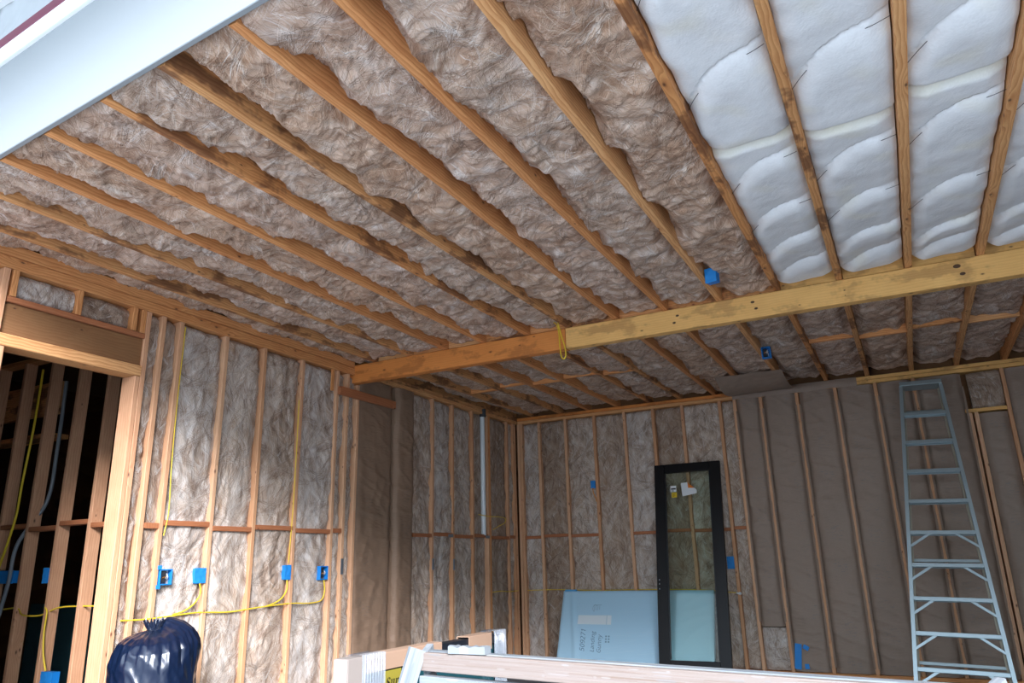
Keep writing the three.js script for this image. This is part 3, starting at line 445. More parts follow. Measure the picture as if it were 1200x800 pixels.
// ================================================================= ELECTRICAL
function eBox(label, pos, ry, w, h, open, tape) {          // faces +z before turning
  const t = thing('electrical_box', label, 'electrical box', pos); t.rotation.y = ry;
  const s = new THREE.Shape([[-w / 2, -h / 2], [w / 2, -h / 2], [w / 2, h / 2], [-w / 2, h / 2]].map(p => new THREE.Vector2(...p))), k = 0.006, hole = new THREE.Path([[-w / 2 + k, -h / 2 + k], [-w / 2 + k, h / 2 - k], [w / 2 - k, h / 2 - k], [w / 2 - k, -h / 2 + k]].map(p => new THREE.Vector2(...p))); s.holes.push(hole);
  obj('box_body', [new THREE.ExtrudeGeometry(s, { depth: 0.06, bevelEnabled: true, bevelSize: 0.001, bevelThickness: 0.001, bevelSegments: 1 }).translate(0, 0, -0.055), new THREE.BoxGeometry(w - 0.004, h - 0.004, 0.004).translate(0, 0, -0.054)], BLUE, t);
  if (open) {
    obj('device', [new RoundedBoxGeometry(w * 0.42, h * 0.72, 0.03, 1, 0.004).translate(-w * 0.12, 0, -0.02)], DARKBOX, t);
    const ws = []; for (let i = 0; i < 4; i++) ws.push(tube([[-w * 0.25 + i * w * 0.15, -h * 0.3, -0.04], [-w * 0.2 + i * w * 0.12, 0, 0.004], [w * 0.1, h * 0.05 * i, -0.002], [w * 0.22, -h * 0.2 + i * h * 0.16, -0.03]], 0.0025, 10, 5));
    obj('wire', ws.slice(0, 2), COPPER, t); obj('wire', ws.slice(2), WHITEPL, t);
  } else {
    const g = sheet({ o: [-w / 2 - 0.006, -h / 2 - 0.004, 0.007], U: [1, 0, 0], V: [0, 1, 0], N: [0, 0, 1], w: w + 0.012, l: h + 0.008, cell: 0.008, depth: 0.002, fn: (u, v) => 0.004 * noise(u * 40 + w * 99, v * 30) });
    obj('masking_tape', g, BLUETAPE, t);
  }
  if (tape) { for (const s of [-1, 1]) obj('mounting_tab', new RoundedBoxGeometry(0.033, 0.028, 0.004, 1, 0.001).translate(-w / 2 - 0.01, s * (h / 2 + 0.012), 0.008), BLUETAPE, t); }
  return t;
}
eBox('open blue electrical box with wiring inside, on the left wall above the trash bag', [XL + 0.002, 1.22, -3.705], Math.PI / 2, 0.10, 0.105, true, true);
eBox('small taped blue electrical box on the left wall, right of the open box', [XL + 0.002, 1.222, -3.995], Math.PI / 2, 0.088, 0.10, false);
eBox('narrow blue electrical box on the left wall, third from the doorway', [XL + 0.002, 1.225, -4.885], Math.PI / 2, 0.062, 0.11, false);
eBox('open blue electrical box on the left wall nearest the beam end', [XL + 0.002, 1.21, -5.335], Math.PI / 2, 0.10, 0.115, true);
eBox('wide taped blue electrical box at eye height between the doorway studs', [-6.72, 1.245, PZ + 0.004], 0, 0.27, 0.095, false);
eBox('small blue electrical box half hidden by a doorway stud', [-6.152, 1.25, PZ + 0.004], 0, 0.055, 0.11, false);
eBox('low blue electrical box near the floor between the doorway studs', [-5.955, 0.50, PZ + 0.004], 0, 0.13, 0.10, false);
eBox('blue electrical box hanging on a ceiling joist just before the beam', [-1.005, 3.185, -5.06], -0.25, 0.075, 0.10, false);
eBox('blue electrical box on a ceiling joist behind the beam', [-1.015, 3.165, -7.38], 0, 0.085, 0.11, true);
eBox('small dark blue electrical box on the back wall right of the black framed door', [-1.945, 1.19, ZF + 0.003], 0, 0.07, 0.13, false);
eBox('tiny blue box with orange lead high on the back wall studs', [-3.603, 2.20, ZF + 0.003], 0, 0.05, 0.09, false);
tag(obj('orange_lead', tube([[-3.605, 2.155, ZF + 0.012], [-3.60, 2.1, ZF + 0.02], [-3.575, 2.03, ZF + 0.012], [-3.57, 1.98, ZF - 0.004]], 0.006), ORANGEW), 'short orange lead hanging from the tiny blue box on the back wall', 'cable');
function cable(label, pts, rad = 0.0055, mat = YELLOW, seg = 60) { return tag(obj('cable', tube(pts, rad, seg, 7), mat), label, 'cable'); }
const CX = XL - 0.004;
cable('yellow cable running level through the left wall studs behind the trash bag', [[CX, 0.955, -3.40], [CX, 0.95, -3.55], [CX, 0.955, -3.75], [CX, 0.965, -4.0], [CX, 0.95, -4.3], [CX, 0.965, -4.6], [CX, 0.975, -4.95], [CX, 0.965, -5.2], [CX, 0.985, -5.33], [CX + 0.002, 1.05, -5.36], [CX + 0.002, 1.15, -5.345]], 0.0055, YELLOW, 120);
cable('yellow cable dropping in a curve from the second blue box on the left wall', [[CX + 0.008, 1.17, -4.0], [CX + 0.012, 1.1, -4.01], [CX + 0.010, 1.03, -3.965], [CX + 0.006, 0.985, -3.89], [CX, 0.965, -3.8]]);
cable('yellow cable dropping in a curve from the narrow third blue box', [[CX + 0.008, 1.165, -4.885], [CX + 0.012, 1.09, -4.885], [CX + 0.010, 1.02, -4.83], [CX + 0.004, 0.985, -4.75], [CX, 0.97, -4.68]]);
cable('thin yellow cable running down beside the stud on the left wall, above the open box', [[CX, 3.05, -3.66], [CX, 2.5, -3.655], [CX + 0.004, 2.0, -3.66], [CX + 0.004, 1.65, -3.675], [CX + 0.004, 1.5, -3.655]], 0.004);
cable('yellow cable running down beside the stud left of the rightmost blue box', [[CX, 2.7, -4.913], [CX + 0.003, 2.2, -4.915], [CX + 0.003, 1.75, -4.912], [CX, 1.3, -4.90]], 0.004);
cable('yellow cable passing level through the doorway partition studs', [[-7.2, 0.975, PZ - 0.03], [-6.75, 0.99, PZ - 0.03], [-6.5, 1.0, PZ - 0.02], [-6.38, 0.955, PZ + 0.01], [-6.2, 0.95, PZ - 0.02], [-6.0, 1.005, PZ - 0.03], [-5.7, 1.02, PZ - 0.03], [-5.4, 1.02, PZ - 0.03], [-5.0, 1.03, PZ - 0.03]], 0.006, YELLOW, 90);
cable('yellow cable hanging down to the low blue box between the doorway studs', [[-6.1, 1.01, PZ + 0.004], [-6.06, 0.98, PZ + 0.012], [-6.06, 0.85, PZ + 0.012], [-6.03, 0.68, PZ + 0.012], [-5.975, 0.56, PZ + 0.010]], 0.007);
cable('thick yellow cable hanging vertically at the left edge of the doorway', [[-6.62, 3.0, PZ + 0.012], [-6.62, 2.5, PZ + 0.014], [-6.66, 2.0, PZ + 0.014], [-6.67, 1.75, PZ + 0.014], [-6.72, 1.55, PZ + 0.014], [-6.80, 1.32, PZ + 0.014]], 0.010);
cable('grey flexible conduit curving down at the left edge of the doorway', [[-6.47, 2.9, PZ - 0.12], [-6.46, 2.3, PZ - 0.12], [-6.48, 1.85, PZ - 0.11], [-6.58, 1.5, PZ + 0.02], [-6.62, 1.2, PZ + 0.02], [-6.72, 0.8, PZ + 0.02], [-6.82, 0.4, PZ + 0.02]], 0.016, CONDUIT);
cable('thin yellow cable looping across the white pipe near the room corner', [[XL + 0.012, 1.83, -8.06], [XL + 0.02, 1.815, -8.3], [XL + 0.012, 1.82, -8.6], [XL + 0.012, 1.80, -8.76], [XL + 0.015, 1.76, -8.74], [XL + 0.02, 1.70, -8.55], [XL + 0.012, 1.655, -8.42]], 0.005);
cable('yellow cable low on the left wall close to the room corner', [[CX, 0.91, -8.42], [CX + 0.01, 0.915, -8.6], [CX, 0.90, -8.84], [CX, 0.90, -9.1]], 0.006);
cable('faint yellow cable running level low along the back wall', [[-4.6, 0.90, ZF - 0.004], [-4.2, 0.905, ZF - 0.006], [-3.6, 0.895, ZF - 0.004], [-2.9, 0.90, ZF - 0.005], [-2.3, 0.89, ZF - 0.004], [-1.95, 0.86, ZF - 0.004], [-1.88, 0.855, ZF]], 0.005, YELLOW, 80);
tag(obj('cable_connector', [new THREE.SphereGeometry(0.018, 12, 8).scale(1, 1, 0.7), new THREE.CylinderGeometry(0.008, 0.012, 0.04, 10).rotateZ(1.3).translate(-0.02, 0.002, 0)].map(g => g.translate(-1.875, 0.85, ZF + 0.012)), WHITEPL), 'small white cable connector on the back wall right of the door', 'connector');
cable('bright yellow cable loop dangling in front of the beam', [[-2.46, 3.22, -5.55], [-2.455, 3.21, -5.60], [-2.448, 3.15, -5.62], [-2.44, 3.0, -5.618], [-2.425, 2.915, -5.612], [-2.405, 2.90, -5.61], [-2.387, 2.925, -5.606], [-2.39, 3.0, -5.605], [-2.415, 3.1, -5.60], [-2.43, 3.2, -5.58], [-2.435, 3.26, -5.56]], 0.0055, YELLOW, 90);
// white vent pipe with dark coupling
{ const t = thing('vent_pipe', 'white plastic pipe with dark coupling standing in the left wall near the corner', 'pipe', [XL - 0.02, 1.586, -8.24]); obj('pipe', new THREE.CylinderGeometry(0.03, 0.03, 1.49, 20).translate(0, 0.745, 0), PVC, t); obj('coupling', [new THREE.CylinderGeometry(0.04, 0.04, 0.1, 20).translate(0.01, 1.53, 0), new THREE.TorusGeometry(0.04, 0.005, 6, 20).rotateX(Math.PI / 2).translate(0.01, 1.5, 0)], RUBBER, t).userData.label = 'dark grey rubber coupling'; }
// torn blue tape on kraft paper
function tapeBit(label, x, y, w, h, rot, s) { const g = sheet({ o: [-w / 2, -h / 2, 0], U: [1, 0, 0], V: [0, 1, 0], N: [0, 0, 1], w, l: h, cell: 0.012, depth: 0.001, fn: (u, v) => 0.004 + 0.004 * noise(u * 20 + s, v * 18) }); const m = tag(obj('tape_strip', g, BLUETAPE), label, 'tape'); m.position.set(x, y, ZF + 0.014); m.rotation.z = rot; }
tapeBit('long torn strip of blue tape low on the back wall paper', -1.325, 0.2, 0.07, 0.26, -0.12, 3); tapeBit('short bit of blue tape above the other small one', -1.235, 0.29, 0.06, 0.045, -0.5, 5); tapeBit('tiny square of blue tape beside the long strip', -1.245, 0.10, 0.045, 0.05, 0.05, 8);

// ================================================================= LEANING BLACK FRAMED DOOR
{
  const W = 0.805, Hh = 2.405, t = thing('glass_door', 'tall black framed glass door panel leaning on the back wall studs', 'door', [-2.348, 0.0, -8.70]); t.rotation.set(-0.18, 0.0, 0, 'YXZ');
  const blk = new THREE.MeshPhysicalMaterial({ color: 0x08090c, roughness: 0.4, specularIntensity: 0.6 }), fw = 0.125;
  obj('frame_stile', new RoundedBoxGeometry(fw, Hh, 0.05, 2, 0.005).translate(-W / 2 + fw / 2, Hh / 2, 0), blk, t); obj('frame_stile', new RoundedBoxGeometry(fw, Hh, 0.05, 2, 0.005).translate(W / 2 - fw / 2, Hh / 2, 0), blk, t);
  obj('frame_rail', new RoundedBoxGeometry(W - 2 * fw - 0.002, 0.105, 0.048, 2, 0.005).translate(0, Hh - 0.0525, 0), blk, t); obj('frame_rail', new RoundedBoxGeometry(W - 2 * fw - 0.002, 0.17, 0.048, 2, 0.005).translate(0, 0.085, 0), blk, t);
  obj('glazing_bead', [[-W / 2 + fw + 0.006, 0], [W / 2 - fw - 0.006, 0]].map(([x]) => new RoundedBoxGeometry(0.012, Hh - 0.29, 0.03, 1, 0.003).translate(x, 0.17 + (Hh - 0.275) / 2, 0)), std(0x202228, 0.4), t);
  obj('glass_pane', new THREE.BoxGeometry(W - 2 * fw - 0.004, Hh - 0.28, 0.006).translate(0, 0.17 + (Hh - 0.275) / 2, 0), new THREE.MeshPhysicalMaterial({ color: 0xf1f7f4, roughness: 0.02, transmission: 1, thickness: 0, ior: 1.25 }), t);
  const gz = 0.0045;
  { const [c, g] = canvas(96, 96); g.fillStyle = '#e8ecee'; g.fillRect(0, 0, 96, 96); g.fillStyle = '#16191d'; g.fillRect(10, 38, 78, 22); g.fillStyle = '#555'; for (let i = 0; i < 6; i++) g.fillRect(14, 68 + i * 4, 40 + (i * 31 % 30), 2); obj('sticker', new THREE.BoxGeometry(0.072, 0.075, 0.001).translate(-0.175, 2.10, gz), new THREE.MeshStandardMaterial({ map: ctex(c), roughness: 0.5 }), t).userData.label = 'white sticker with black band'; }
  { const [c, g] = canvas(96, 96); g.fillStyle = '#e2c01c'; g.fillRect(0, 0, 96, 96); g.fillStyle = '#6d5a08'; for (let i = 0; i < 4; i++) g.fillRect(14, 18 + i * 18, 60 - (i * 17 % 26), 6); obj('sticker', new THREE.BoxGeometry(0.062, 0.062, 0.001).translate(-0.165, 2.024, gz), new THREE.MeshStandardMaterial({ map: ctex(c), roughness: 0.5 }), t).userData.label = 'yellow sticker'; }
  const sh = new THREE.Shape([[-0.085, -0.07], [0.09, -0.04], [0.09, 0.0], [0.065, 0.025], [-0.01, 0.03], [-0.02, 0.10], [-0.1, 0.095]].map(p => new THREE.Vector2(...p)));
  const pl = obj('peeling_label', new THREE.ExtrudeGeometry(sh, { depth: 0.002, bevelEnabled: false }).translate(0.02, 2.07, gz), std(0xdfe5e8, 0.5), t); pl.userData.label = 'white label with its corner peeled over';
  obj('label_fold', new THREE.ExtrudeGeometry(new THREE.Shape([[-0.012, 0.03], [0.062, 0.026], [-0.018, 0.098]].map(p => new THREE.Vector2(...p))), { depth: 0.003, bevelEnabled: false }).translate(0.02, 2.07, gz + 0.002), std(0xe07b1c, 0.5), pl).userData.label = 'orange back of the folded corner';
  obj('latch_hole', [0.93, 0.985, 1.03].map(y => new THREE.SphereGeometry(0.006, 8, 6).scale(1, 1.5, 0.3).translate(-W / 2 + 0.03, y, 0.025)), std(0xa8b0b8, 0.4, 0.6), t);
}
// ================================================================= BLUE WRAPPED PANEL
{
  const W = 1.90, Hh = 0.935, S = 1024, [c, g] = canvas(2048, 1024); g.fillStyle = '#b8e2f9'; g.fillRect(0, 0, 2048, 1024);
  const r = rng(8); for (let i = 0; i < 60; i++) { g.strokeStyle = `rgba(232,246,252,${0.05 + r() * 0.12})`; g.lineWidth = 2 + r() * 6; g.beginPath(); const y = r() * 1024, x = 500 + r() * 1500; g.moveTo(x, y); g.quadraticCurveTo(x + 150, y - 20 + r() * 20, x + 200 + r() * 200, y - 50 * r()); g.stroke(); }
  const k = 2048 / W;                                     // pixels per metre
  const X = px => (px - 655) / 181 * 2048 * 0.985 + 10;   // across the panel
  g.save(); g.fillStyle = '#e4f3fa'; g.fillRect(X(677), 330, X(719) - X(677), 120); g.strokeStyle = '#c4dfec'; g.strokeRect(X(713), 330, 6, 120); g.restore();
  const write = (txt, x, y, px, font = 'sans-serif') => { g.save(); g.translate(x, y); g.rotate(-Math.PI / 2); g.font = `italic ${px}px ${font}`; g.fillStyle = '#6289a8'; g.fillText(txt, 0, 0); g.restore(); };
  write('509271', X(688), 800, 88); write('Landing', X(700), 805, 74); write('Gunny', X(708.5), 815, 78);
  g.fillStyle = '#7fa6be'; for (let i = 0; i < 3; i++) for (let j = 0; j < 2; j++) g.fillRect(X(713 + j * 3.4), 590 + i * 34, 22, 20);
  g.strokeStyle = '#7ea5bd'; g.lineWidth = 4; g.beginPath(); g.ellipse(X(698), 240, 34, 46, 0, Math.PI * 0.6, Math.PI * 1.75); g.stroke(); for (let i = 0; i < 4; i++) { g.beginPath(); g.moveTo(X(698) - 10 + i * 24, 200); g.lineTo(X(698) - 10 + i * 24, 275 - i * 6); g.stroke(); } g.beginPath(); g.moveTo(X(696), 198); g.lineTo(X(706), 192); g.stroke();
  const tex = ctex(c); tex.wrapS = tex.wrapT = THREE.ClampToEdgeWrapping;
  const mat = new THREE.MeshPhysicalMaterial({ map: tex, roughness: 0.35, clearcoat: 0.6, clearcoatRoughness: 0.25 });
  const t = thing('wrapped_panel', 'pale blue plastic wrapped panel with handwriting, leaning behind the black framed door', 'panel', [-3.11, 0.012, -8.79]); t.rotation.set(-0.37, 0, -0.0, 'YXZ');
  const geo = sheet({ o: [-W / 2, 0, 0.03], U: [1, 0, 0], V: [0, 1, 0], N: [0, 0, 1], w: W, l: Hh, cell: 0.012, depth: 0.06, fn: (u, v) => { const e = Math.min(u, W - u, v, Hh - v); return -0.012 * (1 - sstep(0, 0.025, e)) + 0.006 * noise(u * 3, v * 4) + 0.004 * (1 - 3 * Math.abs(noise(u * 2.2 + 3, v * 5 - u * 1.5))) * sstep(0.3, 0.9, u / W) + 0.012 * Math.exp(-Math.pow((u - 0.12 - (Hh - v) * 0.16) / 0.03, 2)) * sstep(0, 0.2, u); } });
  const uv = geo.attributes.uv, p = geo.attributes.position; for (let i = 0; i < uv.count; i++) uv.setXY(i, (p.getX(i) + W / 2) / W, p.getY(i) / Hh);
  obj('plastic_wrap', geo, mat, t); [[-0.79, 0.10, 0.014], [-0.845, 0.075, 0.009]].forEach(([x, y, q]) => { obj('corner_hole', new THREE.SphereGeometry(q, 10, 6).scale(1, 1, 0.3).translate(x, y, 0.035), std(0x10151c, 0.8), t).userData.label = 'small dark hole near the corner'; });
  obj('panel_edge', new RoundedBoxGeometry(0.16, 0.02, 0.06, 1, 0.004).translate(-W / 2 + 0.1, Hh + 0.006, 0), std(0x4aa3d8, 0.5), t);
}
// ================================================================= LADDER
{
  const L = 3.085, lean = 0.235, t = thing('step_ladder', 'tall folded aluminium step ladder leaning upright against the back wall', 'ladder', [0.186, 0, -8.235]); t.rotation.set(-lean, 0, -0.037, 'YXZ');
  const al = std(0xa6b6bb, 0.36, 0.55), alD = std(0x98a5a8, 0.45, 0.5);
  const halfW = y => 0.392 - (0.392 - 0.187) * y / L;
  const rail = (sgn, z, wd, dp, inset) => { const a = new THREE.Vector3(sgn * (halfW(0) - inset), 0.01, z), b = new THREE.Vector3(sgn * (halfW(L) - inset), L - 0.04, z); const d = b.clone().sub(a), len = d.length(); d.normalize();
    const s = new THREE.Shape([[-wd / 2, -dp / 2], [wd / 2, -dp / 2], [wd / 2, -dp / 2 + 0.004], [-wd / 2 + 0.004, -dp / 2 + 0.004], [-wd / 2 + 0.004, dp / 2 - 0.004], [wd / 2, dp / 2 - 0.004], [wd / 2, dp / 2], [-wd / 2, dp / 2]].map(p => new THREE.Vector2(p[0] * -sgn * -1, p[1])));
    const g = new THREE.ExtrudeGeometry(s, { depth: len, bevelEnabled: false }); const x = new THREE.Vector3(1, 0, 0).addScaledVector(d, -d.x).normalize(), zz = new THREE.Vector3().crossVectors(x, d); g.applyMatrix4(new THREE.Matrix4().makeBasis(x, zz.negate(), d).setPosition(a)); return toCreasedNormals(g, 0.3); };
  for (const s of [-1, 1]) { obj('front_rail', rail(s, 0, 0.034, 0.075, 0), al, t); obj('rear_rail', rail(s, -0.085, 0.028, 0.04, 0.02), std(0xa8a18f, 0.5, 0.3), t); }
  for (let k = 1; k <= 9; k++) {
    const y = 0.226 + (k - 1) * 0.313, w = 2 * (halfW(y) - 0.017), s = obj('step', [new RoundedBoxGeometry(w, 0.012, 0.085, 1, 0.003).translate(0, y, 0), new RoundedBoxGeometry(w, 0.036, 0.005, 1, 0.002).translate(0, y - 0.014, 0.041), new RoundedBoxGeometry(w, 0.03, 0.005, 1, 0.002).translate(0, y - 0.012, -0.041), ...[0.018, 0.004, -0.012, -0.026].map(z => new THREE.BoxGeometry(w, 0.003, 0.004).translate(0, y + 0.0075, z))], al, t);
    if (k <= 5) for (const q of [-1, 1]) { const xa = q * (halfW(y - 0.15) - 0.012), xb = q * (w / 2 - 0.17); const A = [xa, y - 0.15, 0.036], B = [xb, y - 0.022, 0.036]; obj('brace', beamAlong(A, B, 0.006, 0.024, { ch: 0.001 }), al, s); }
    if (k === 1 || k === 4 || k === 9) obj('rear_rung', new RoundedBoxGeometry(2 * (halfW(y + 0.05) - 0.03), 0.03, 0.02, 1, 0.003).translate(0, y + 0.055, -0.085), alD, t);
  }
  obj('top_cap', [new RoundedBoxGeometry(0.40, 0.05, 0.15, 2, 0.006).translate(0, L - 0.02, -0.02), new RoundedBoxGeometry(0.33, 0.008, 0.10, 1, 0.002).translate(0, L + 0.006, -0.02)], al, t);
  
  for (const s of [-1, 1]) obj('foot', new RoundedBoxGeometry(0.05, 0.05, 0.09, 2, 0.008).translate(s * 0.395, 0.025, 0), RUBBER, t);
}
// ================================================================= TRASH BAG
{
  const t = thing('trash_bag', 'bulging glossy black trash bag tied at the neck, standing by the left wall', 'bag', [-4.25, 0, -3.33]);
  const nu = 150, nv = 110, pos = [], idx = [], uv = [];
  const prof = [[0, 0.30], [0.03, 0.335], [0.2, 0.355], [0.45, 0.36], [0.62, 0.362], [0.74, 0.355], [0.82, 0.33], [0.875, 0.285], [0.91, 0.22], [0.93, 0.14], [0.94, 0.075], [0.95, 0.05], [0.965, 0.06], [0.985, 0.085]];
  const lerpP = s => { const q = s * (prof.length - 1), i = Math.min(prof.length - 2, Math.floor(q)), f = q - i, a = prof[i], b = prof[i + 1], sm = f; return [a[0] + (b[0] - a[0]) * sm, a[1] + (b[1] - a[1]) * sm]; };
  for (let j = 0; j <= nv; j++) for (let i = 0; i <= nu; i++) {
    const s = j / nv, th = i / nu * Math.PI * 2; let [y, r] = lerpP(s); const ct = Math.cos(th), st = Math.sin(th), nr = sstep(0.62, 0.9, y), cx = ct * 1.6, sx = st * 1.6;
    const fold = (1 - 2.4 * Math.abs(noise(cx * 5 + 9, sx * 5 + y * 2))) * 0.5 + 0.5 * noise(cx * 9, sx * 9 + y * 1.5);
    r *= 1 + 0.12 * nr * fold * (r > 0.12 ? 1 : 1.8) + 0.05 * noise(cx * 1.6 + 5, sx * 1.6 + y * 5) + 0.035 * (1 - 3 * Math.abs(noise(cx * 2 + y * 4, sx * 2 - y * 7))) + 0.012 * noise(cx * 6, sx * 6 + y * 22);
    const lobe = sstep(0.6, 0.9, y) * Math.exp(-Math.pow((th < Math.PI ? th : th - 2 * Math.PI) + 0.75, 2) / 0.55);
    y += 0.085 * lobe * (1 - sstep(0.935, 0.95, y)) + 0.012 * noise(cx * 4, sx * 4 + y * 9) * (y > 0.1 ? 1 : 0); r *= 1 + 0.10 * lobe * sstep(0.7, 0.85, y);
    if (s > 0.93) y += (0.045 * noise(cx * 3 + 2, sx * 3) + 0.02) * (s - 0.93) / 0.07;
    y *= 0.96; r *= 0.70; pos.push(ct * r - 0.03 * sstep(0.8, 0.95, y), Math.max(0.002, y), st * r * 0.94); uv.push(i / nu, s);
  }
  for (let j = 0; j < nv; j++) for (let i = 0; i < nu; i++) { const a = j * (nu + 1) + i, b = a + 1, c = a + nu + 2, d = a + nu + 1; idx.push(a, c, b, a, d, c); }
  const g = new THREE.BufferGeometry(); g.setAttribute('position', new THREE.Float32BufferAttribute(pos, 3)); g.setAttribute('uv', new THREE.Float32BufferAttribute(uv, 2)); g.setIndex(idx); g.computeVertexNormals();
  const bb = dtex((u, v) => { const n = 128 + 110 * (0.5 * (1 - 3 * Math.abs(noise(u * 14, v * 8, 14, 8))) + 0.4 * noise(u * 30, v * 16, 30, 16)) ; return [n, n, n]; }, 512, 512, false);
  obj('bag_body', g, new THREE.MeshPhysicalMaterial({ color: 0x0c1930, roughness: 0.3, clearcoat: 0.35, clearcoatRoughness: 0.12, bumpMap: bb, bumpScale: 0.012 }), t);
  obj('tied_neck', new THREE.TorusGeometry(0.036, 0.010, 8, 24).rotateX(Math.PI / 2).translate(-0.03, 0.905, 0), std(0x11151c, 0.4), t);
}
// ================================================================= SAWHORSE
{
  const ang = Math.atan2(-0.329, 1.874), t = thing('sawhorse', 'long paint splattered pale wooden sawhorse across the foreground', 'sawhorse', [-2.245, 0, -3.275]); t.rotation.y = ang;
  const S = 1024, [c, g] = canvas(S, 256); const r = rng(61); g.fillStyle = '#8c8079'; g.fillRect(0, 0, S, 256);
  for (let i = 0; i < 500; i++) { g.strokeStyle = `rgba(${r() < 0.5 ? '116,94,80' : '156,142,134'},${0.1 + r() * 0.2})`; g.lineWidth = 1 + r() * 3; const x = r() * S, y = r() * 256; g.beginPath(); g.moveTo(x, y); g.lineTo(x + 60 + r() * 240, y + (r() - 0.5) * 8); g.stroke(); }
  for (let i = 0; i < 130; i++) { g.fillStyle = `rgba(${['160,160,160', '128,134,140', '150,150,152', '120,72,64'][Math.floor(r() * 3.08)]},${0.2 + r() * 0.4})`; g.beginPath(); g.ellipse(r() * S, r() * 256, 3 + r() * r() * 26, 1 + r() * 4, 0, 0, 7); g.fill(); }
  for (let i = 0; i < 10; i++) { g.fillStyle = '#8e4a3a'; g.beginPath(); g.arc(r() * S, 40 + r() * 170, 3 + r() * 2, 0, 7); g.fill(); }
  const pm = new THREE.MeshStandardMaterial({ map: ctex(c), roughness: 0.6, bumpMap: woodBump, bumpScale: 0.001 }), [c2, g2] = canvas(512, 128); g2.fillStyle = '#868d92'; g2.fillRect(0, 0, 512, 128); for (let i = 0; i < 160; i++) { g2.fillStyle = `rgba(${r() < 0.6 ? '104,114,122' : '160,162,164'},${0.2 + r() * 0.4})`; g2.beginPath(); g2.ellipse(r() * 512, r() * 128, 2 + r() * 30, 1 + r() * 5, 0, 0, 7); g2.fill(); }
  const wm = new THREE.MeshStandardMaterial({ map: ctex(c2), roughness: 0.5 });
  obj('top_rail', lumber(0.02, 2.5, 0.765, 0.848, -0.02, 0.02, { seg: 4 }), pm, t);
  obj('cap_board', lumber(0.02, 2.5, 0.835, 0.852, -0.085, -0.022, { seg: 4 }), wm, t);
  obj('lower_rail', lumber(0.03, 2.5, 0.705, 0.745, -0.03, 0.035), wm, t);
  for (const x of [0.0, 2.42]) for (const s of [-1, 1]) obj('leg', beamAlong([x - (x ? -0.12 : 0.1), 0.0, s * 0.3], [x + (x ? 0 : 0.015), 0.865, s * 0.035], 0.035, 0.085), wm, t);
  obj('stretcher', lumber(0.0, 2.45, 0.25, 0.33, -0.02, 0.02), pm, t);
  tag(obj('paint_block', sheet({ o: [-0.07, 0, 0.0], U: [1, 0, 0], V: [0, 0, -1], N: [0, 1, 0], w: 0.2, l: 0.06, cell: 0.01, depth: 0.002, fn: (u, v) => 0.03 + 0.012 * noise(u * 30, v * 30) }), wm), 'short whitish paint crusted block lying on the sawhorse top', 'block').position.set(-1.97, 0.8545, -3.205 - 0.0);
}
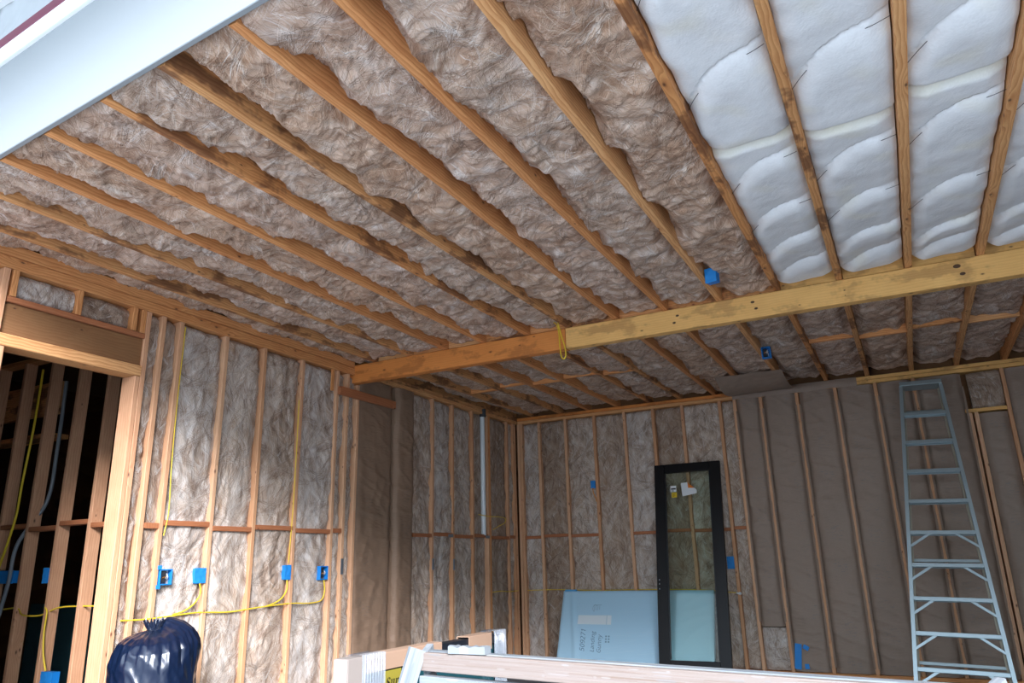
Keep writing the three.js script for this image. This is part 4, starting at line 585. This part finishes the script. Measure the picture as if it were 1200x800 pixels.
// ================================================================= CARTONED WINDOW UNIT
{
  const t = thing('boxed_window', 'cardboard edged window unit on its side behind the sawhorse', 'window unit', [-2.69, 0, -4.05]);
  const card = std(0xa98b74, 0.85), cardL = std(0x978d86, 0.8), blk = std(0x1b2028, 0.35), plas = new THREE.MeshPhysicalMaterial({ color: 0xdfe8f2, roughness: 0.12, transmission: 0.75, thickness: 0, clearcoat: 0.6 });
  const Z = z => z + 4.05;
  const yT = z => 0.8;                                    // top of the unit
  obj('window_frame', [lumber(-0.05, 0.03, 0.735, 0.79, Z(-4.88), Z(-3.24), { ch: 0.002 }), lumber(-0.05, 0.03, 0.0, 0.06, Z(-4.88), Z(-3.24), { ch: 0.002 }), lumber(-0.05, 0.03, 0.06, 0.73, Z(-3.30), Z(-3.24), { ch: 0.002 }), lumber(-0.05, 0.03, 0.06, 0.73, Z(-4.88), Z(-4.82), { ch: 0.002 })], blk, t);
  obj('glass_pane', new THREE.BoxGeometry(0.02, 0.67, 1.52).translate(-0.01, 0.395, 0), new THREE.MeshPhysicalMaterial({ color: 0x1f4a52, roughness: 0.08, clearcoat: 1 }), t);
  const band = (za, zb, h, m, name) => obj(name, [new RoundedBoxGeometry(0.006, h, za - zb, 1, 0.002).translate(0.036, 0.802 - h / 2, Z((za + zb) / 2)), new RoundedBoxGeometry(0.09, 0.006, za - zb, 1, 0.002).translate(-0.008, 0.802, Z((za + zb) / 2)), new RoundedBoxGeometry(0.006, h, za - zb, 1, 0.002).translate(-0.056, 0.802 - h / 2, Z((za + zb) / 2))], m, t);
  band(-3.225, -3.37, 0.17, cardL, 'carton_corner'); obj('carton_end', new RoundedBoxGeometry(0.09, 0.17, 0.006, 1, 0.002).translate(-0.008, 0.718, Z(-3.222)), cardL, t); band(-3.375, -4.10, 0.085, card, 'carton_edge'); band(-4.42, -4.72, 0.10, card, 'carton_edge');
  const wrap = (za, zb) => { const n = 40, p = [], q = [], u = []; for (let i = 0; i <= n; i++) for (const [x, y] of [[-0.064, 0.3], [-0.064, 0.812], [0.045, 0.812], [0.047, 0.6], [0.045, 0.3]]) { p.push(x + (x > 0 ? 0.006 * Math.sin(i * 1.3) : 0), y, Z(za + (zb - za) * i / n)); u.push(i / n, y); } for (let i = 0; i < n; i++) for (let k = 0; k < 4; k++) { const a = i * 5 + k; q.push(a, a + 1, a + 6, a, a + 6, a + 5); } const g = new THREE.BufferGeometry(); g.setAttribute('position', new THREE.Float32BufferAttribute(p, 3)); g.setAttribute('uv', new THREE.Float32BufferAttribute(u, 2)); g.setIndex(q); g.computeVertexNormals(); obj('stretch_wrap', g, plas, t).userData.label = 'clear stretch wrap band'; };
  wrap(-3.33, -3.52); wrap(-4.74, -4.9);
  const [c, g] = canvas(128, 160); g.fillStyle = '#958a34'; g.fillRect(0, 0, 128, 160); g.fillStyle = '#1d1a10'; g.font = 'bold italic 52px serif'; g.fillText('Sun', 14, 66); g.fillStyle = '#5f5a1c'; for (let i = 0; i < 4; i++) g.fillRect(14, 88 + i * 14, 90 - i * 9, 5);
  const st = obj('sticker', new THREE.PlaneGeometry(0.16, 0.2).rotateY(Math.PI / 2).translate(0.034, 0.61, Z(-3.61)), new THREE.MeshStandardMaterial({ map: ctex(c), roughness: 0.5 }), t); st.userData.label = 'yellow sticker with dark script lettering';
  const st2 = obj('sticker', new THREE.PlaneGeometry(0.12, 0.1).rotateY(Math.PI / 2).translate(0.034, 0.64, Z(-4.6)), std(0xc9b93a, 0.5), t); st2.userData.label = 'plain yellow sticker';
}
// dark teal sheet leaning in the dim side room
tag(obj('foam_sheet', new RoundedBoxGeometry(3.6, 0.95, 0.05, 1, 0.006).translate(-6.9, 0.475, -5.2), std(0x3f6f78, 0.7)), 'dull teal sheet standing in the dim room beyond the doorway', 'sheet');

scene.traverse(o => { if (o.isMesh) { o.castShadow = true; o.receiveShadow = true; } });
renderer.render(scene, camera);
